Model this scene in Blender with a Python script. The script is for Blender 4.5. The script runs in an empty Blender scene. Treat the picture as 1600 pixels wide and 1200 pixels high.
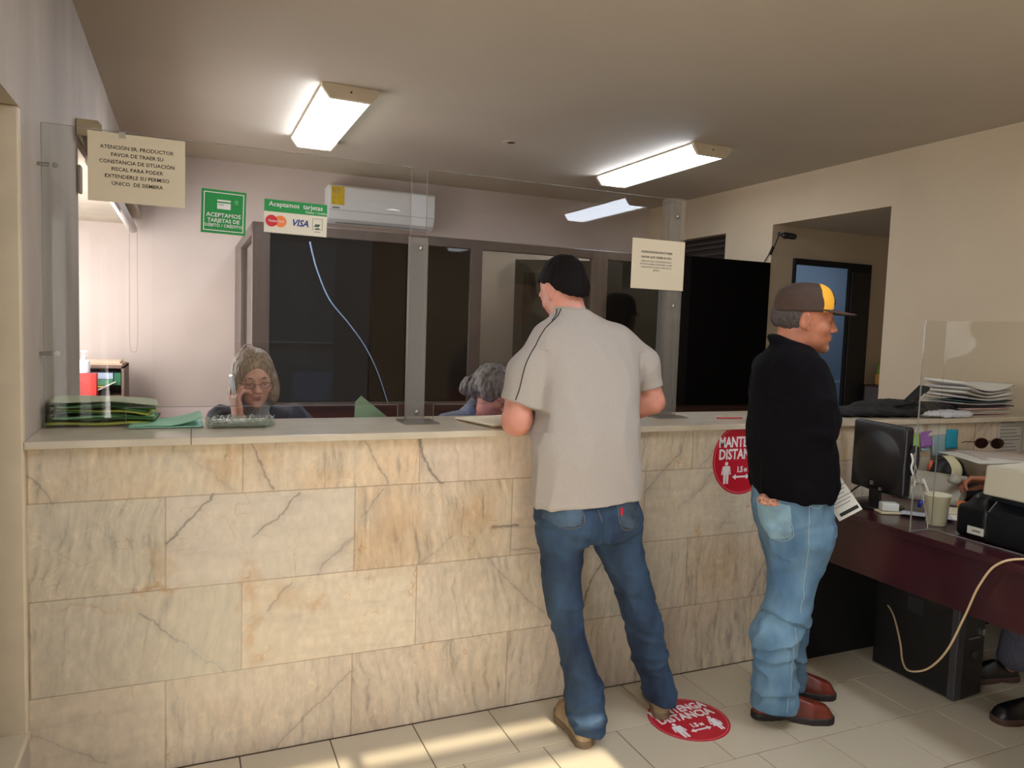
import bpy, math, random
import numpy as np
from mathutils import Vector, Matrix
C = bpy.context.scene
COL = C.collection
random.seed(7); np.random.seed(7)
R_ = math.radians

def lin(c):
    out = []
    for v in c[:3]:
        v = v / 255.0
        out.append(v / 12.92 if v <= .04045 else ((v + .055) / 1.055) ** 2.4)
    return (*out, 1.0)

# ------------------------------------------------------------------ camera
cam_d = bpy.data.cameras.new('camera'); cam = bpy.data.objects.new('camera', cam_d); COL.objects.link(cam)
yaw, pitch, roll = -.4135, -.0744, .0344
cy, sy = math.cos(yaw), math.sin(yaw); cp, sp = math.cos(pitch), math.sin(pitch)
fw = Vector((-sy * cp, cy * cp, sp)); rt = Vector((cy, sy, 0)); up = rt.cross(fw)
cr, sr = math.cos(roll), math.sin(roll)
rt2 = cr * rt + sr * up; up2 = -sr * rt + cr * up
M = Matrix((rt2, up2, -fw)).transposed().to_4x4(); M.translation = Vector((.6949, -2.5926, 1.493))
cam.matrix_world = M
cam_d.sensor_width = 36; cam_d.lens = 36 * 1158.9 / 1600; cam_d.clip_start = .02
C.camera = cam
# ------------------------------------------------------------------ world, sun, daylight, exposure
w = bpy.data.worlds.new('world'); C.world = w; w.use_nodes = True
w.node_tree.nodes['Background'].inputs[0].default_value = (.75, .85, 1, 1)
w.node_tree.nodes['Background'].inputs[1].default_value = .12
def sunlamp():
    d = bpy.data.lights.new('sun', 'SUN'); d.energy = 10; d.angle = R_(.4); d.color = (1, .86, .66)
    o = bpy.data.objects.new('sun', d); COL.objects.link(o)
    el = R_(26.5)
    dr = Vector((-.015, math.cos(el), -math.sin(el)))
    o.rotation_euler = dr.to_track_quat('-Z', 'Y').to_euler(); o.location = (1.4, -7, 4)
sunlamp()
def area(name, loc, dr, sx, sz, en, col):
    d = bpy.data.lights.new(name, 'AREA'); d.shape = 'RECTANGLE'; d.size = sx; d.size_y = sz; d.energy = en; d.color = col
    o = bpy.data.objects.new(name, d); COL.objects.link(o); o.location = loc
    o.rotation_euler = Vector(dr).to_track_quat('-Z', 'Y').to_euler()
area('daylight_entrance', (1.45, -4.93, 1.35), (0, 1, -.05), 2.1, 2.3, 3, (1, .92, .83))
area('daylight_storefront', (.0, -2.55, 1.2), (1, .15, .05), 1.7, 4.4, 112, (1, .93, .87))
area('daylight_office_window', (-.36, 2.7, 1.55), (1, .25, -.1), 2.6, 1.25, 50, (1, .95, .96))
C.view_settings.view_transform = 'Standard'; C.view_settings.look = 'None'
C.view_settings.gamma = 1; C.view_settings.use_curve_mapping = False
C.view_settings.exposure = 1.06

# ------------------------------------------------------------------ materials
MATS = {}
def mat(name, rgb=(128, 128, 128), rough=.6, metal=0, var=0, vscale=8, bump=0, bscale=40, emit=0, sss=0, spec=.5, coat=0, stretch=None, rgb2=None, sheen=0, detail=6):
    if name in MATS: return MATS[name]
    m = bpy.data.materials.new(name); m.use_nodes = True; nt = m.node_tree; b = nt.nodes['Principled BSDF']
    b.inputs['Base Color'].default_value = lin(rgb); b.inputs['Roughness'].default_value = rough; b.inputs['Metallic'].default_value = metal
    b.inputs['Specular IOR Level'].default_value = spec
    if coat: b.inputs['Coat Weight'].default_value = coat; b.inputs['Coat Roughness'].default_value = .08
    if sss: b.inputs['Subsurface Weight'].default_value = sss; b.inputs['Subsurface Radius'].default_value = (.02, .006, .003); b.inputs['Subsurface Scale'].default_value = .35
    if sheen: b.inputs['Sheen Weight'].default_value = sheen
    if emit:
        b.inputs['Emission Color'].default_value = lin(rgb); b.inputs['Emission Strength'].default_value = emit
    tc = nt.nodes.new('ShaderNodeTexCoord'); mp = nt.nodes.new('ShaderNodeMapping'); nt.links.new(tc.outputs['Object'], mp.inputs[0])
    if stretch: mp.inputs['Scale'].default_value = stretch
    if var:
        n = nt.nodes.new('ShaderNodeTexNoise'); n.inputs['Scale'].default_value = vscale; n.inputs['Detail'].default_value = detail; nt.links.new(mp.outputs[0], n.inputs[0])
        r = nt.nodes.new('ShaderNodeMapRange'); r.inputs[1].default_value = .3; r.inputs[2].default_value = .7; nt.links.new(n.outputs[0], r.inputs[0])
        x = nt.nodes.new('ShaderNodeMix'); x.data_type = 'RGBA'; nt.links.new(r.outputs[0], x.inputs[0])
        c2 = rgb2 or tuple(min(255, v * (1 + var)) for v in rgb); c1 = rgb if rgb2 else tuple(v * (1 - var) for v in rgb)
        x.inputs[6].default_value = lin(c1); x.inputs[7].default_value = lin(c2); nt.links.new(x.outputs[2], b.inputs['Base Color'])
    if bump:
        n = nt.nodes.new('ShaderNodeTexNoise'); n.inputs['Scale'].default_value = bscale; n.inputs['Detail'].default_value = 4; nt.links.new(mp.outputs[0], n.inputs[0])
        u = nt.nodes.new('ShaderNodeBump'); u.inputs['Strength'].default_value = bump; u.inputs['Distance'].default_value = .01; nt.links.new(n.outputs[0], u.inputs['Height']); nt.links.new(u.outputs[0], b.inputs['Normal'])
    MATS[name] = m; return m
def attr_mat(name, rough, bump=0, bscale=60, coat=0, attr='col'):
    m = bpy.data.materials.new(name); m.use_nodes = True; nt = m.node_tree; b = nt.nodes['Principled BSDF']
    a = nt.nodes.new('ShaderNodeAttribute'); a.attribute_name = attr; nt.links.new(a.outputs['Color'], b.inputs['Base Color'])
    b.inputs['Roughness'].default_value = rough
    if coat: b.inputs['Coat Weight'].default_value = coat
    if bump:
        n = nt.nodes.new('ShaderNodeTexNoise'); n.inputs['Scale'].default_value = bscale; n.inputs['Detail'].default_value = 5
        u = nt.nodes.new('ShaderNodeBump'); u.inputs['Strength'].default_value = bump; u.inputs['Distance'].default_value = .01; nt.links.new(n.outputs[0], u.inputs['Height']); nt.links.new(u.outputs[0], b.inputs['Normal'])
    return m
def clear_mat(name, tint=(245, 245, 245), ior=1.49, haze=.0, rough=.0):
    m = bpy.data.materials.new(name); m.use_nodes = True; nt = m.node_tree; nt.nodes.remove(nt.nodes['Principled BSDF']); out = nt.nodes['Material Output']
    t = nt.nodes.new('ShaderNodeBsdfTransparent'); t.inputs[0].default_value = lin(tint)
    g = nt.nodes.new('ShaderNodeBsdfGlossy'); g.inputs['Roughness'].default_value = rough
    f = nt.nodes.new('ShaderNodeFresnel'); ge = nt.nodes.new('ShaderNodeNewGeometry'); mr = nt.nodes.new('ShaderNodeMapRange'); mr.inputs[3].default_value = ior; mr.inputs[4].default_value = 1 / ior
    nt.links.new(ge.outputs['Backfacing'], mr.inputs[0]); nt.links.new(mr.outputs[0], f.inputs[0])
    x = nt.nodes.new('ShaderNodeMixShader'); nt.links.new(f.outputs[0], x.inputs[0]); nt.links.new(t.outputs[0], x.inputs[1]); nt.links.new(g.outputs[0], x.inputs[2])
    last = x
    if haze:
        d = nt.nodes.new('ShaderNodeBsdfDiffuse'); d.inputs[0].default_value = (.8, .8, .78, 1)
        y = nt.nodes.new('ShaderNodeMixShader'); y.inputs[0].default_value = haze; nt.links.new(x.outputs[0], y.inputs[1]); nt.links.new(d.outputs[0], y.inputs[2]); last = y
    nt.links.new(last.outputs[0], out.inputs[0]); return m

WALL = mat('painted_plaster', (198, 180, 152), .75, var=.025, vscale=1.5, bump=.08, bscale=25)
WALLP = mat('office_plaster', (200, 184, 175), .75, var=.03, vscale=1.5, bump=.08, bscale=25)
WALLG = mat('scuffed_plaster', (182, 168, 152), .7, var=.07, vscale=3, bump=.15, bscale=12, stretch=(1, 1, .35))
CEIL = mat('ceiling_paint', (190, 177, 158), .8, var=.02, vscale=1, bump=.1, bscale=6)
CREAM = mat('cream_paint', (212, 196, 168), .5, var=.03)
DARKWOOD = mat('dark_brown_frame', (58, 42, 36), .4, var=.15, vscale=5)
BLACKGLASS = mat('black_glass', (8, 7, 9), .02, spec=.12)
BROWNGLASS = mat('brown_tinted_glass', (22, 18, 17), .02, spec=.12)
REDWOOD = mat('reddish_wood', (62, 30, 22), .45, var=.2, vscale=6, stretch=(.3, 1, 3))
BLACK = mat('black_plastic', (14, 13, 15), .4)
BLACKM = mat('matte_black', (10, 10, 11), .75)
WHITE = mat('white_plastic', (225, 225, 222), .35)
PAPER = mat('white_paper', (222, 218, 208), .8, var=.01)
CREAMPAPER = mat('cream_paper', (214, 200, 172), .8)
INK = mat('black_ink', (38, 36, 36), .8)
GREYINK = mat('grey_ink', (135, 130, 124), .8)
GREEN = mat('sign_green', (14, 140, 62), .45)
GREENF = mat('green_folder', (118, 168, 122), .7, var=.05)
GREEND = mat('dark_green_folder', (58, 96, 46), .6, var=.15)
YELGREEN = mat('yellow_green_folder', (170, 176, 74), .7, var=.08)
MINT = mat('mint_folder', (150, 200, 165), .7, var=.03)
RED = mat('sticker_red', (184, 20, 42), .4)
STW = mat('sticker_white', (226, 222, 222), .5)
MAHOG = mat('mahogany_laminate', (56, 18, 24), .28, var=.12, vscale=6, stretch=(1, .3, 1), coat=.3)
STEEL = mat('steel', (170, 168, 165), .3, metal=1)
ACR = clear_mat('clear_acrylic', (246, 246, 244), 1.38)
ACRE = clear_mat('acrylic_edge', (190, 186, 176), 1.5, haze=.22, rough=.1)

# ------------------------------------------------------------------ object helpers
def tag(o, label=None, cat=None, group=None, kind=None):
    if label: o['label'] = label
    if cat: o['category'] = cat
    if group: o['group'] = group
    if kind: o['kind'] = kind
    return o
def thing(name, label, cat, loc=(0, 0, 0), rotz=0, group=None):
    o = bpy.data.objects.new(name, None); COL.objects.link(o); o.location = loc; o.rotation_euler = (0, 0, rotz); o.empty_display_size = .1
    return tag(o, label, cat, group)
def mesh_obj(name, V, F, m, parent=None, smooth=False, world=False, bevel=0, seg=2, recenter=True):
    V = np.asarray(V, float); me = bpy.data.meshes.new(name)
    off = np.zeros(3)
    if parent is None and recenter and len(V):
        lo, hi = V.min(0), V.max(0); off = np.array([(lo[0] + hi[0]) / 2, (lo[1] + hi[1]) / 2, lo[2]])
    if isinstance(F, np.ndarray):
        n = len(F); k = F.shape[1]; me.vertices.add(len(V)); me.vertices.foreach_set('co', (V - off).ravel())
        me.loops.add(n * k); me.loops.foreach_set('vertex_index', F.ravel().astype(np.int32))
        me.polygons.add(n); me.polygons.foreach_set('loop_start', np.arange(0, n * k, k, dtype=np.int32))
        me.update(calc_edges=True); me.validate()
    else:
        me.from_pydata([tuple(v) for v in (V - off)], [], F)
    if smooth: me.polygons.foreach_set('use_smooth', np.ones(len(me.polygons), bool))
    ms = m if isinstance(m, (list, tuple)) else [m]
    for q in ms: me.materials.append(q)
    o = bpy.data.objects.new(name, me); COL.objects.link(o)
    if parent is not None:
        o.parent = parent
        if world: o.matrix_parent_inverse = world_mat(parent).inverted()
    else: o.location = off
    if bevel:
        b = o.modifiers.new('bevel', 'BEVEL'); b.width = bevel; b.segments = seg; b.limit_method = 'ANGLE'; b.angle_limit = R_(40)
    return o
def world_mat(o):
    m = Matrix.LocRotScale(o.location, o.rotation_euler, o.scale)
    if o.parent: return world_mat(o.parent) @ o.matrix_parent_inverse @ m
    return m
def rotz(a): c, s = math.cos(a), math.sin(a); return np.array([[c, -s, 0], [s, c, 0], [0, 0, 1.]])
def eul(x, y, z): return np.array(Matrix.Rotation(z, 3, 'Z') @ Matrix.Rotation(y, 3, 'Y') @ Matrix.Rotation(x, 3, 'X'))
class MB:
    def __init__(s): s.V = []; s.F = []; s.I = []
    def add(s, V, F, mi=0, R=None, o=(0, 0, 0)):
        V = np.asarray(V, float)
        if R is not None: V = V @ np.asarray(R).T
        V = V + np.asarray(o, float); n = len(s.V); s.V += [tuple(v) for v in V]; s.F += [tuple(i + n for i in f) for f in F]; s.I += [mi] * len(F); return s
    def box(s, x0, x1, y0, y1, z0, z1, mi=0, R=None, o=(0, 0, 0)):
        V = [(x, y, z) for z in (z0, z1) for y in (y0, y1) for x in (x0, x1)]
        return s.add(V, [(0, 2, 3, 1), (4, 5, 7, 6), (0, 1, 5, 4), (2, 6, 7, 3), (0, 4, 6, 2), (1, 3, 7, 5)], mi, R, o)
    def prism(s, poly, axis, a, b, mi=0, R=None, o=(0, 0, 0)):
        n = len(poly); V = []
        for t in (a, b):
            for p in poly:
                V.append({'x': (t, p[0], p[1]), 'y': (p[0], t, p[1]), 'z': (p[0], p[1], t)}[axis])
        F = [tuple(range(n))[::-1], tuple(range(n, 2 * n))] + [(i, (i + 1) % n, n + (i + 1) % n, n + i) for i in range(n)]
        return s.add(V, F, mi, R, o)
    def tube(s, P, r, n=8, mi=0, closed=False, R=None, o=(0, 0, 0)):
        P = [Vector(p) for p in P]; V = []; F = []; k = len(P); rr = r if isinstance(r, (list, tuple)) else [r] * k
        up = Vector((0, 0, 1))
        for i, p in enumerate(P):
            d = (P[min(i + 1, k - 1)] - P[max(i - 1, 0)]) if not closed else (P[(i + 1) % k] - P[i - 1])
            d.normalize(); a = d.cross(up)
            if a.length < .1: a = d.cross(Vector((1, 0, 0)))
            a.normalize(); b = a.cross(d); up = b
            for j in range(n):
                t = 2 * math.pi * j / n; V.append(p + (a * math.cos(t) + b * math.sin(t)) * rr[i])
        for i in range(k if closed else k - 1):
            for j in range(n):
                a = i * n + j; b = i * n + (j + 1) % n; c = ((i + 1) % k) * n + (j + 1) % n; d = ((i + 1) % k) * n + j; F.append((a, b, c, d))
        if not closed: F += [tuple(range(n))[::-1], tuple(range((k - 1) * n, k * n))]
        return s.add([tuple(v) for v in V], F, mi, R, o)
    def lathe(s, prof, n=24, mi=0, R=None, o=(0, 0, 0)):
        V = []; F = []; k = len(prof)
        for r, z in prof:
            for j in range(n):
                t = 2 * math.pi * j / n; V.append((r * math.cos(t), r * math.sin(t), z))
        for i in range(k - 1):
            for j in range(n): F.append((i * n + j, i * n + (j + 1) % n, (i + 1) * n + (j + 1) % n, (i + 1) * n + j))
        F += [tuple(range(n))[::-1], tuple(range((k - 1) * n, k * n))]
        return s.add(V, F, mi, R, o)
    def build(s, name, m, parent=None, smooth=False, world=False, bevel=0, seg=2):
        o = mesh_obj(name, s.V, s.F, m, parent, smooth, world, bevel, seg)
        if isinstance(m, (list, tuple)): o.data.polygons.foreach_set('material_index', s.I)
        return o
def spline(P, n=8):
    P = [np.array(p, float) for p in P]; P = [2 * P[0] - P[1]] + P + [2 * P[-1] - P[-2]]; out = []
    for i in range(1, len(P) - 2):
        for t in np.arange(n) / n:
            out.append(.5 * ((2 * P[i]) + (-P[i - 1] + P[i + 1]) * t + (2 * P[i - 1] - 5 * P[i] + 4 * P[i + 1] - P[i + 2]) * t * t + (-P[i - 1] + 3 * P[i] - 3 * P[i + 1] + P[i + 2]) * t ** 3))
    out.append(P[-2]); return [tuple(p) for p in out]
def text_mesh(body, size, bold=0, xs=1, extrude=.0004, align='CENTER', shear=0):
    cu = bpy.data.curves.new('t', 'FONT'); cu.body = body; cu.size = size; cu.offset = bold; cu.extrude = extrude; cu.align_x = align; cu.align_y = 'CENTER'; cu.resolution_u = 2; cu.shear = shear
    o = bpy.data.objects.new('t', cu); COL.objects.link(o)
    me = bpy.data.meshes.new_from_object(o.evaluated_get(bpy.context.evaluated_depsgraph_get()))
    V = np.array([v.co[:] for v in me.vertices]).reshape(-1, 3); F = [tuple(p.vertices) for p in me.polygons]
    bpy.data.objects.remove(o); bpy.data.curves.remove(cu); bpy.data.meshes.remove(me)
    if len(V): V[:, 0] *= xs
    return V, F
FACE = np.array([[1, 0, 0], [0, 0, -1], [0, 1, 0.]])   # text plane XY -> XZ facing -y
def put_text(mb, body, size, at, R=FACE, mi=0, **k):
    V, F = text_mesh(body, size, **k)
    if len(V): mb.add(V, F, mi, R, at)

# ------------------------------------------------------------------ signed-distance modelling (smooth unions, meshed with surface nets)
def vnoise(p, sc, seed=0):
    q = p * sc + seed * 17.3; i = np.floor(q).astype(np.int64); f = q - i; f = f * f * (3 - 2 * f); r = 0
    for a in (0, 1):
        for b in (0, 1):
            for c in (0, 1):
                h = (i[:, 0] + a) * 374761393 + (i[:, 1] + b) * 668265263 + (i[:, 2] + c) * 2147483647 + seed * 1274126177
                h = (h ^ (h >> 13)) * 1274126177; h = (h ^ (h >> 16)) & 0xffff
                w_ = (f[:, 0] if a else 1 - f[:, 0]) * (f[:, 1] if b else 1 - f[:, 1]) * (f[:, 2] if c else 1 - f[:, 2]); r = r + w_ * h / 65535.
    return r * 2 - 1
def look(psi, beta=0, tilt=0):
    """local +Y = facing direction (psi degrees from +x, beta degrees down), +X = its right"""
    p, b = R_(psi), R_(beta); Y = np.array([math.cos(p) * math.cos(b), math.sin(p) * math.cos(b), -math.sin(b)]); X = np.array([math.sin(p), -math.cos(p), 0]); Z = np.cross(X, Y)
    if tilt: t = R_(tilt); X, Z = X * math.cos(t) + Z * math.sin(t), Z * math.cos(t) - X * math.sin(t)
    return np.stack([X, Y, Z], 1)
class SDF:
    def __init__(s): s.P = []; s.R = np.eye(3); s.o = np.zeros(3); s.disp = []
    def frame(s, R=None, o=(0, 0, 0)): s.R = np.eye(3) if R is None else np.asarray(R, float); s.o = np.array(o, float); return s
    def W(s, p): return s.R @ np.asarray(p, float) + s.o
    def cap(s, a, b, ra, rb=None, k=.01, op='u'):
        rb = ra if rb is None else rb; a = s.W(a); b = s.W(b); ab = b - a; L = max(ab @ ab, 1e-12)
        def f(X, Y, Z):
            t = np.clip(((X - a[0]) * ab[0] + (Y - a[1]) * ab[1] + (Z - a[2]) * ab[2]) / L, 0, 1)
            return np.sqrt((X - a[0] - t * ab[0]) ** 2 + (Y - a[1] - t * ab[1]) ** 2 + (Z - a[2] - t * ab[2]) ** 2) - (ra + (rb - ra) * t)
        r = max(ra, rb); s.P.append((f, np.minimum(a, b) - r, np.maximum(a, b) + r, k, op)); return s
    def chain(s, pts, rs, k=.01):
        for i in range(len(pts) - 1): s.cap(pts[i], pts[i + 1], rs[i], rs[i + 1], k)
        return s
    def ell(s, c, r, k=.01, op='u', Rl=None):
        c = s.W(c); R = s.R if Rl is None else s.R @ Rl; r = np.array(r, float)
        def f(X, Y, Z):
            q = [(X - c[0]) * R[0, j] + (Y - c[1]) * R[1, j] + (Z - c[2]) * R[2, j] for j in range(3)]
            k0 = np.sqrt(sum((q[j] / r[j]) ** 2 for j in range(3))) + 1e-9; k1 = np.sqrt(sum((q[j] / r[j] ** 2) ** 2 for j in range(3))) + 1e-9
            return k0 * (k0 - 1) / k1
        e = np.sqrt(((R * r) ** 2).sum(1)); s.P.append((f, c - e, c + e, k, op)); return s
    def box(s, c, h, rad=.005, k=.005, op='u', Rl=None):
        c = s.W(c); R = s.R if Rl is None else s.R @ Rl; h = np.array(h, float) - rad
        def f(X, Y, Z):
            q = [np.abs((X - c[0]) * R[0, j] + (Y - c[1]) * R[1, j] + (Z - c[2]) * R[2, j]) - h[j] for j in range(3)]
            return np.sqrt(sum(np.maximum(v, 0) ** 2 for v in q)) + np.minimum(np.maximum(np.maximum(q[0], q[1]), q[2]), 0) - rad
        e = np.abs(R) @ (h + rad); s.P.append((f, c - e, c + e, k, op)); return s
    def loft(s, st, ang=0, k=.01, pw=2.2, rnd=.01, op='u'):
        """stations (z, cx, cy, a, b); a along the axis turned by ang degrees"""
        st = np.array(sorted(st), float); zz = np.linspace(st[0, 0], st[-1, 0], 80)
        P = np.array(spline([tuple(r) for r in st], 12)); o = np.argsort(P[:, 0]); P = P[o]; T = [np.interp(zz, P[:, 0], P[:, i]) for i in range(1, 5)]
        c, s_ = math.cos(R_(ang)), math.sin(R_(ang)); z0, z1 = st[0, 0], st[-1, 0]
        def f(X, Y, Z):
            sh = Z.shape; z = np.clip(Z, z0, z1).ravel(); cx, cy_, a, b = [np.interp(z, zz, t).reshape(sh) for t in T]
            u = (X - cx) * c + (Y - cy_) * s_; v = -(X - cx) * s_ + (Y - cy_) * c
            n = (np.abs(u / a) ** pw + np.abs(v / b) ** pw) ** (1 / pw) + 1e-9
            g = np.sqrt((u / a ** 2) ** 2 + (v / b ** 2) ** 2) + 1e-9
            d = np.minimum(n * (n - 1) / g, .08) ; d = np.where(n < 1, (n - 1) * np.minimum(a, b), d)
            e = np.maximum(Z - z1, z0 - Z) + 0 * d
            q0 = np.maximum(d + rnd, 0); q1 = np.maximum(e + rnd, 0)
            return np.sqrt(q0 ** 2 + q1 ** 2) + np.minimum(np.maximum(d + rnd, e + rnd), 0) - rnd
        m = max(st[:, 3].max(), st[:, 4].max()) * 1.02
        lo = np.array([st[:, 1].min() - m, st[:, 2].min() - m, z0]); hi = np.array([st[:, 1].max() + m, st[:, 2].max() + m, z1]); s.P.append((f, lo, hi, k, op)); return s
    def fun(s, f, lo, hi, k=.01, op='u'): s.P.append((f, np.array(lo, float), np.array(hi, float), k, op)); return s
    def local(s, f):
        R, o = s.R.copy(), s.o.copy()
        return lambda X, Y, Z: f(*[(X - o[0]) * R[0, j] + (Y - o[1]) * R[1, j] + (Z - o[2]) * R[2, j] for j in range(3)])
    def mesh(s, h=.006, fine=None, clip=None):
        U = [p for p in s.P if p[4] == 'u']; lo = np.min([p[1] for p in U], 0) - 3 * h - .012; hi = np.max([p[2] for p in U], 0) + 3 * h + .012
        if clip: lo = np.maximum(lo, clip[0]); hi = np.minimum(hi, clip[1])
        A = []
        for i in range(3):
            x = [lo[i]]
            while x[-1] < hi[i]:
                st = h
                if fine:
                    for (a, b, hf) in fine[i]:
                        if a - 1e-9 <= x[-1] < b: st = min(st, hf)
                x.append(x[-1] + st)
            A.append(np.array(x))
        n = [len(a) for a in A]; F = np.full(n, .05, np.float32)
        for f, l, u, k, op in s.P:
            mg = k + .03; ix = [(max(0, np.searchsorted(A[i], l[i] - mg) - 1), min(n[i], np.searchsorted(A[i], u[i] + mg) + 1)) for i in range(3)]
            if any(b <= a for a, b in ix): continue
            sl = tuple(slice(a, b) for a, b in ix); X = A[0][sl[0]][:, None, None]; Y = A[1][sl[1]][None, :, None]; Z = A[2][sl[2]][None, None, :]
            X, Y, Z = np.broadcast_arrays(X, Y, Z)
            d = f(X, Y, Z); a = F[sl].copy()
            if op == 'u': t = np.clip(.5 + .5 * (d - a) / k, 0, 1); F[sl] = d + (a - d) * t - k * t * (1 - t)
            elif op == 's': d = -d; t = np.clip(.5 + .5 * (a - d) / k, 0, 1); F[sl] = d + (a - d) * t + k * t * (1 - t)
            elif op == 'i': F[:] = np.maximum(F, .04); F[sl] = np.maximum(a, d)
        for g in s.disp:
            I = np.nonzero(np.abs(F) < .03); p = np.stack([A[i][I[i]] for i in range(3)], 1); F[I] += g(p)
        for ax in range(3):
            q = [slice(None)] * 3; q[ax] = 0; F[tuple(q)] = .05; q[ax] = -1; F[tuple(q)] = .05
        S = F < 0; ids = []; pts = []; quads = []
        ny, nz = n[1], n[2]; cid = lambda i, j, k_: (i * ny + j) * nz + k_
        for ax in range(3):
            q0 = [slice(None)] * 3; q1 = [slice(None)] * 3; q0[ax] = slice(0, -1); q1[ax] = slice(1, None)
            I = np.nonzero(S[tuple(q0)] != S[tuple(q1)]); J = list(I); J[ax] = I[ax] + 1
            f0 = F[I].astype(float); f1 = F[tuple(J)].astype(float); t = f0 / (f0 - f1)
            p = np.stack([A[i][I[i]] for i in range(3)], 1); p[:, ax] += t * (A[ax][J[ax]] - A[ax][I[ax]])
            b, c = (ax + 1) % 3, (ax + 2) % 3; qs = []
            for db, dc in ((-1, -1), (0, -1), (0, 0), (-1, 0)):
                K = list(I); K[b] = I[b] + db; K[c] = I[c] + dc; qs.append(cid(*K))
            qs = np.stack(qs, 1); ids.append(qs.ravel()); pts.append(np.repeat(p, 4, 0)); flip = ~S[I]
            qs[flip] = qs[flip][:, ::-1]; quads.append(qs)
        ids = np.concatenate(ids); pts = np.concatenate(pts); u_, inv = np.unique(ids, return_inverse=True); cnt = np.bincount(inv)
        V = np.stack([np.bincount(inv, pts[:, i]) / cnt for i in range(3)], 1); Q = np.searchsorted(u_, np.concatenate(quads))
        # one smoothing pass along quad edges
        E0 = np.concatenate([Q[:, i] for i in range(4)]); E1 = np.concatenate([Q[:, (i + 1) % 4] for i in range(4)])
        dg = np.bincount(E0, minlength=len(V)); av = np.stack([np.bincount(E0, V[E1, i], minlength=len(V)) / np.maximum(dg, 1) for i in range(3)], 1); V = V * .6 + av * .4
        return V, Q
    def obj(s, name, m, parent=None, h=.006, fine=None, world=True, clip=None):
        V, Q = s.mesh(h, fine, clip); return mesh_obj(name, V, Q, m, parent, True, world)
def grid_mesh(name, nx, ny, fn, m, parent=None, thick=0, **k):
    U, Vv = np.meshgrid(np.linspace(0, 1, nx), np.linspace(0, 1, ny), indexing='ij'); P = fn(U.ravel(), Vv.ravel())
    i = (np.arange(nx - 1)[:, None] * ny + np.arange(ny - 1)[None]).ravel(); F = np.stack([i, i + ny, i + ny + 1, i + 1], 1)
    o = mesh_obj(name, P, F, m, parent, k.get('smooth', True), k.get('world', True))
    if thick: s = o.modifiers.new('solid', 'SOLIDIFY'); s.thickness = thick
    return o
# ================================================================== the room
def struct(o): o['kind'] = 'structure'; return o
XR, YB, ZC = 5.16, 4.13, 2.80
# floor: 30 cm tiles, each row shifted a third
def build_floor():
    mb = MB(); cols = []; mb.box(-.5, 7, -5.1, 4.3, -.06, -.0022); tint = [.62] * 6; g = .0018; T = .305
    for r in range(0, 17):
        y1 = -T * r - .004; y0 = y1 - T; ph = (.25 + .0945 * r * 1.0) if r else .25
        ph = [.25, .343, .44][r % 3] if r < 3 else .25 + .0945 * r
        k = int((0.1 - ph) // T)
        while ph + k * T < 5.2:
            x0 = ph + k * T; x1 = x0 + T; t = random.uniform(.965, 1.02)
            if x1 > .12:
                a, b, c, d = max(x0 + g, .1), min(x1 - g, 5.18), y0 + g, y1 - g; e = .0012
                V = [(a, c, -.0022), (b, c, -.0022), (b, d, -.0022), (a, d, -.0022), (a + e, c + e, 0), (b - e, c + e, 0), (b - e, d - e, 0), (a + e, d - e, 0)]
                mb.add(V, [(4, 5, 6, 7), (0, 1, 5, 4), (1, 2, 6, 5), (2, 3, 7, 6), (3, 0, 4, 7)]); tint += [t] * 5
            k += 1
    o = mb.build('floor', attr_mat('floor_tile', .32, bump=.02, bscale=8))
    a = o.data.color_attributes.new('col', 'FLOAT_COLOR', 'CORNER'); base = np.array(lin((198, 184, 160))); gr = np.array(lin((84, 72, 60)))
    out = []
    for i, p in enumerate(o.data.polygons):
        c = base * tint[i] if i >= 6 else gr
        out += [c[0], c[1], c[2], 1] * len(p.vertices)
    a.data.foreach_set('color', out); struct(o)
build_floor()
mb = MB(); mb.box(-.5, 5.35, -5.15, 4.3, ZC, ZC + .12); struct(mb.build('ceiling', CEIL))
# left wall with the storefront opening in front of the counter and the office window behind it
mb = MB(); X0, X1 = -.4, .25
mb.box(X0, X1, -5.1, 4.2, 2.22, ZC)                     # over both openings (office lintel)
mb.box(X0, X1, -5.1, -4.85, 0, 2.22); mb.box(X0, X1, -4.85, 0, 2.08, 2.22); mb.box(-.02, X1, -4.85, 0, 0, .21)
mb.box(X0, X1, 0, 1.24, 0, 2.22); mb.box(X0, X1, 1.24, 4.2, 0, .72)
struct(mb.build('wall_left', WALLG))
mb = MB(); mb.box(-.6, 5.3, YB, YB + .15, 0, ZC); struct(mb.build('wall_back', WALLP))
# front wall (behind the camera) with glazed entrance
mb = MB(); mb.box(-.4, .38, -5.1, -4.98, 0, ZC); mb.box(2.52, 5.3, -5.1, -4.98, 0, ZC); mb.box(.38, 2.52, -5.1, -4.98, 2.56, ZC); struct(mb.build('wall_front', WALL))
# right wall with the high doorway and the passage opening
mb = MB(); a, b = XR, XR + .14
mb.box(a, b, -5.1, 1.15, 0, ZC); mb.box(a, b, 1.15, 2.29, 2.43, ZC); mb.box(a, b, 2.29, 2.88, 0, ZC); mb.box(a, b, 2.88, 3.75, 2.42, ZC); mb.box(a, b, 3.75, 4.2, 0, ZC)
struct(mb.build('wall_right', WALL))
# passage behind the opening
mb = MB(); mb.box(b, 5.40, 2.29, 2.41, 0, 2.43); mb.box(6.30, 6.8, 2.29, 2.41, 0, 2.43); mb.box(5.40, 6.30, 2.29, 2.41, 2.17, 2.43); mb.box(6.66, 6.8, 1.03, 2.29, 0, 2.43); mb.box(b, 6.66, 1.03, 1.15, 0, 2.43)
struct(mb.build('wall_passage', WALL))
mb = MB(); mb.box(b, 6.8, 1.03, 2.41, 2.43, 2.5); struct(mb.build('ceiling_passage', CEIL))
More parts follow.
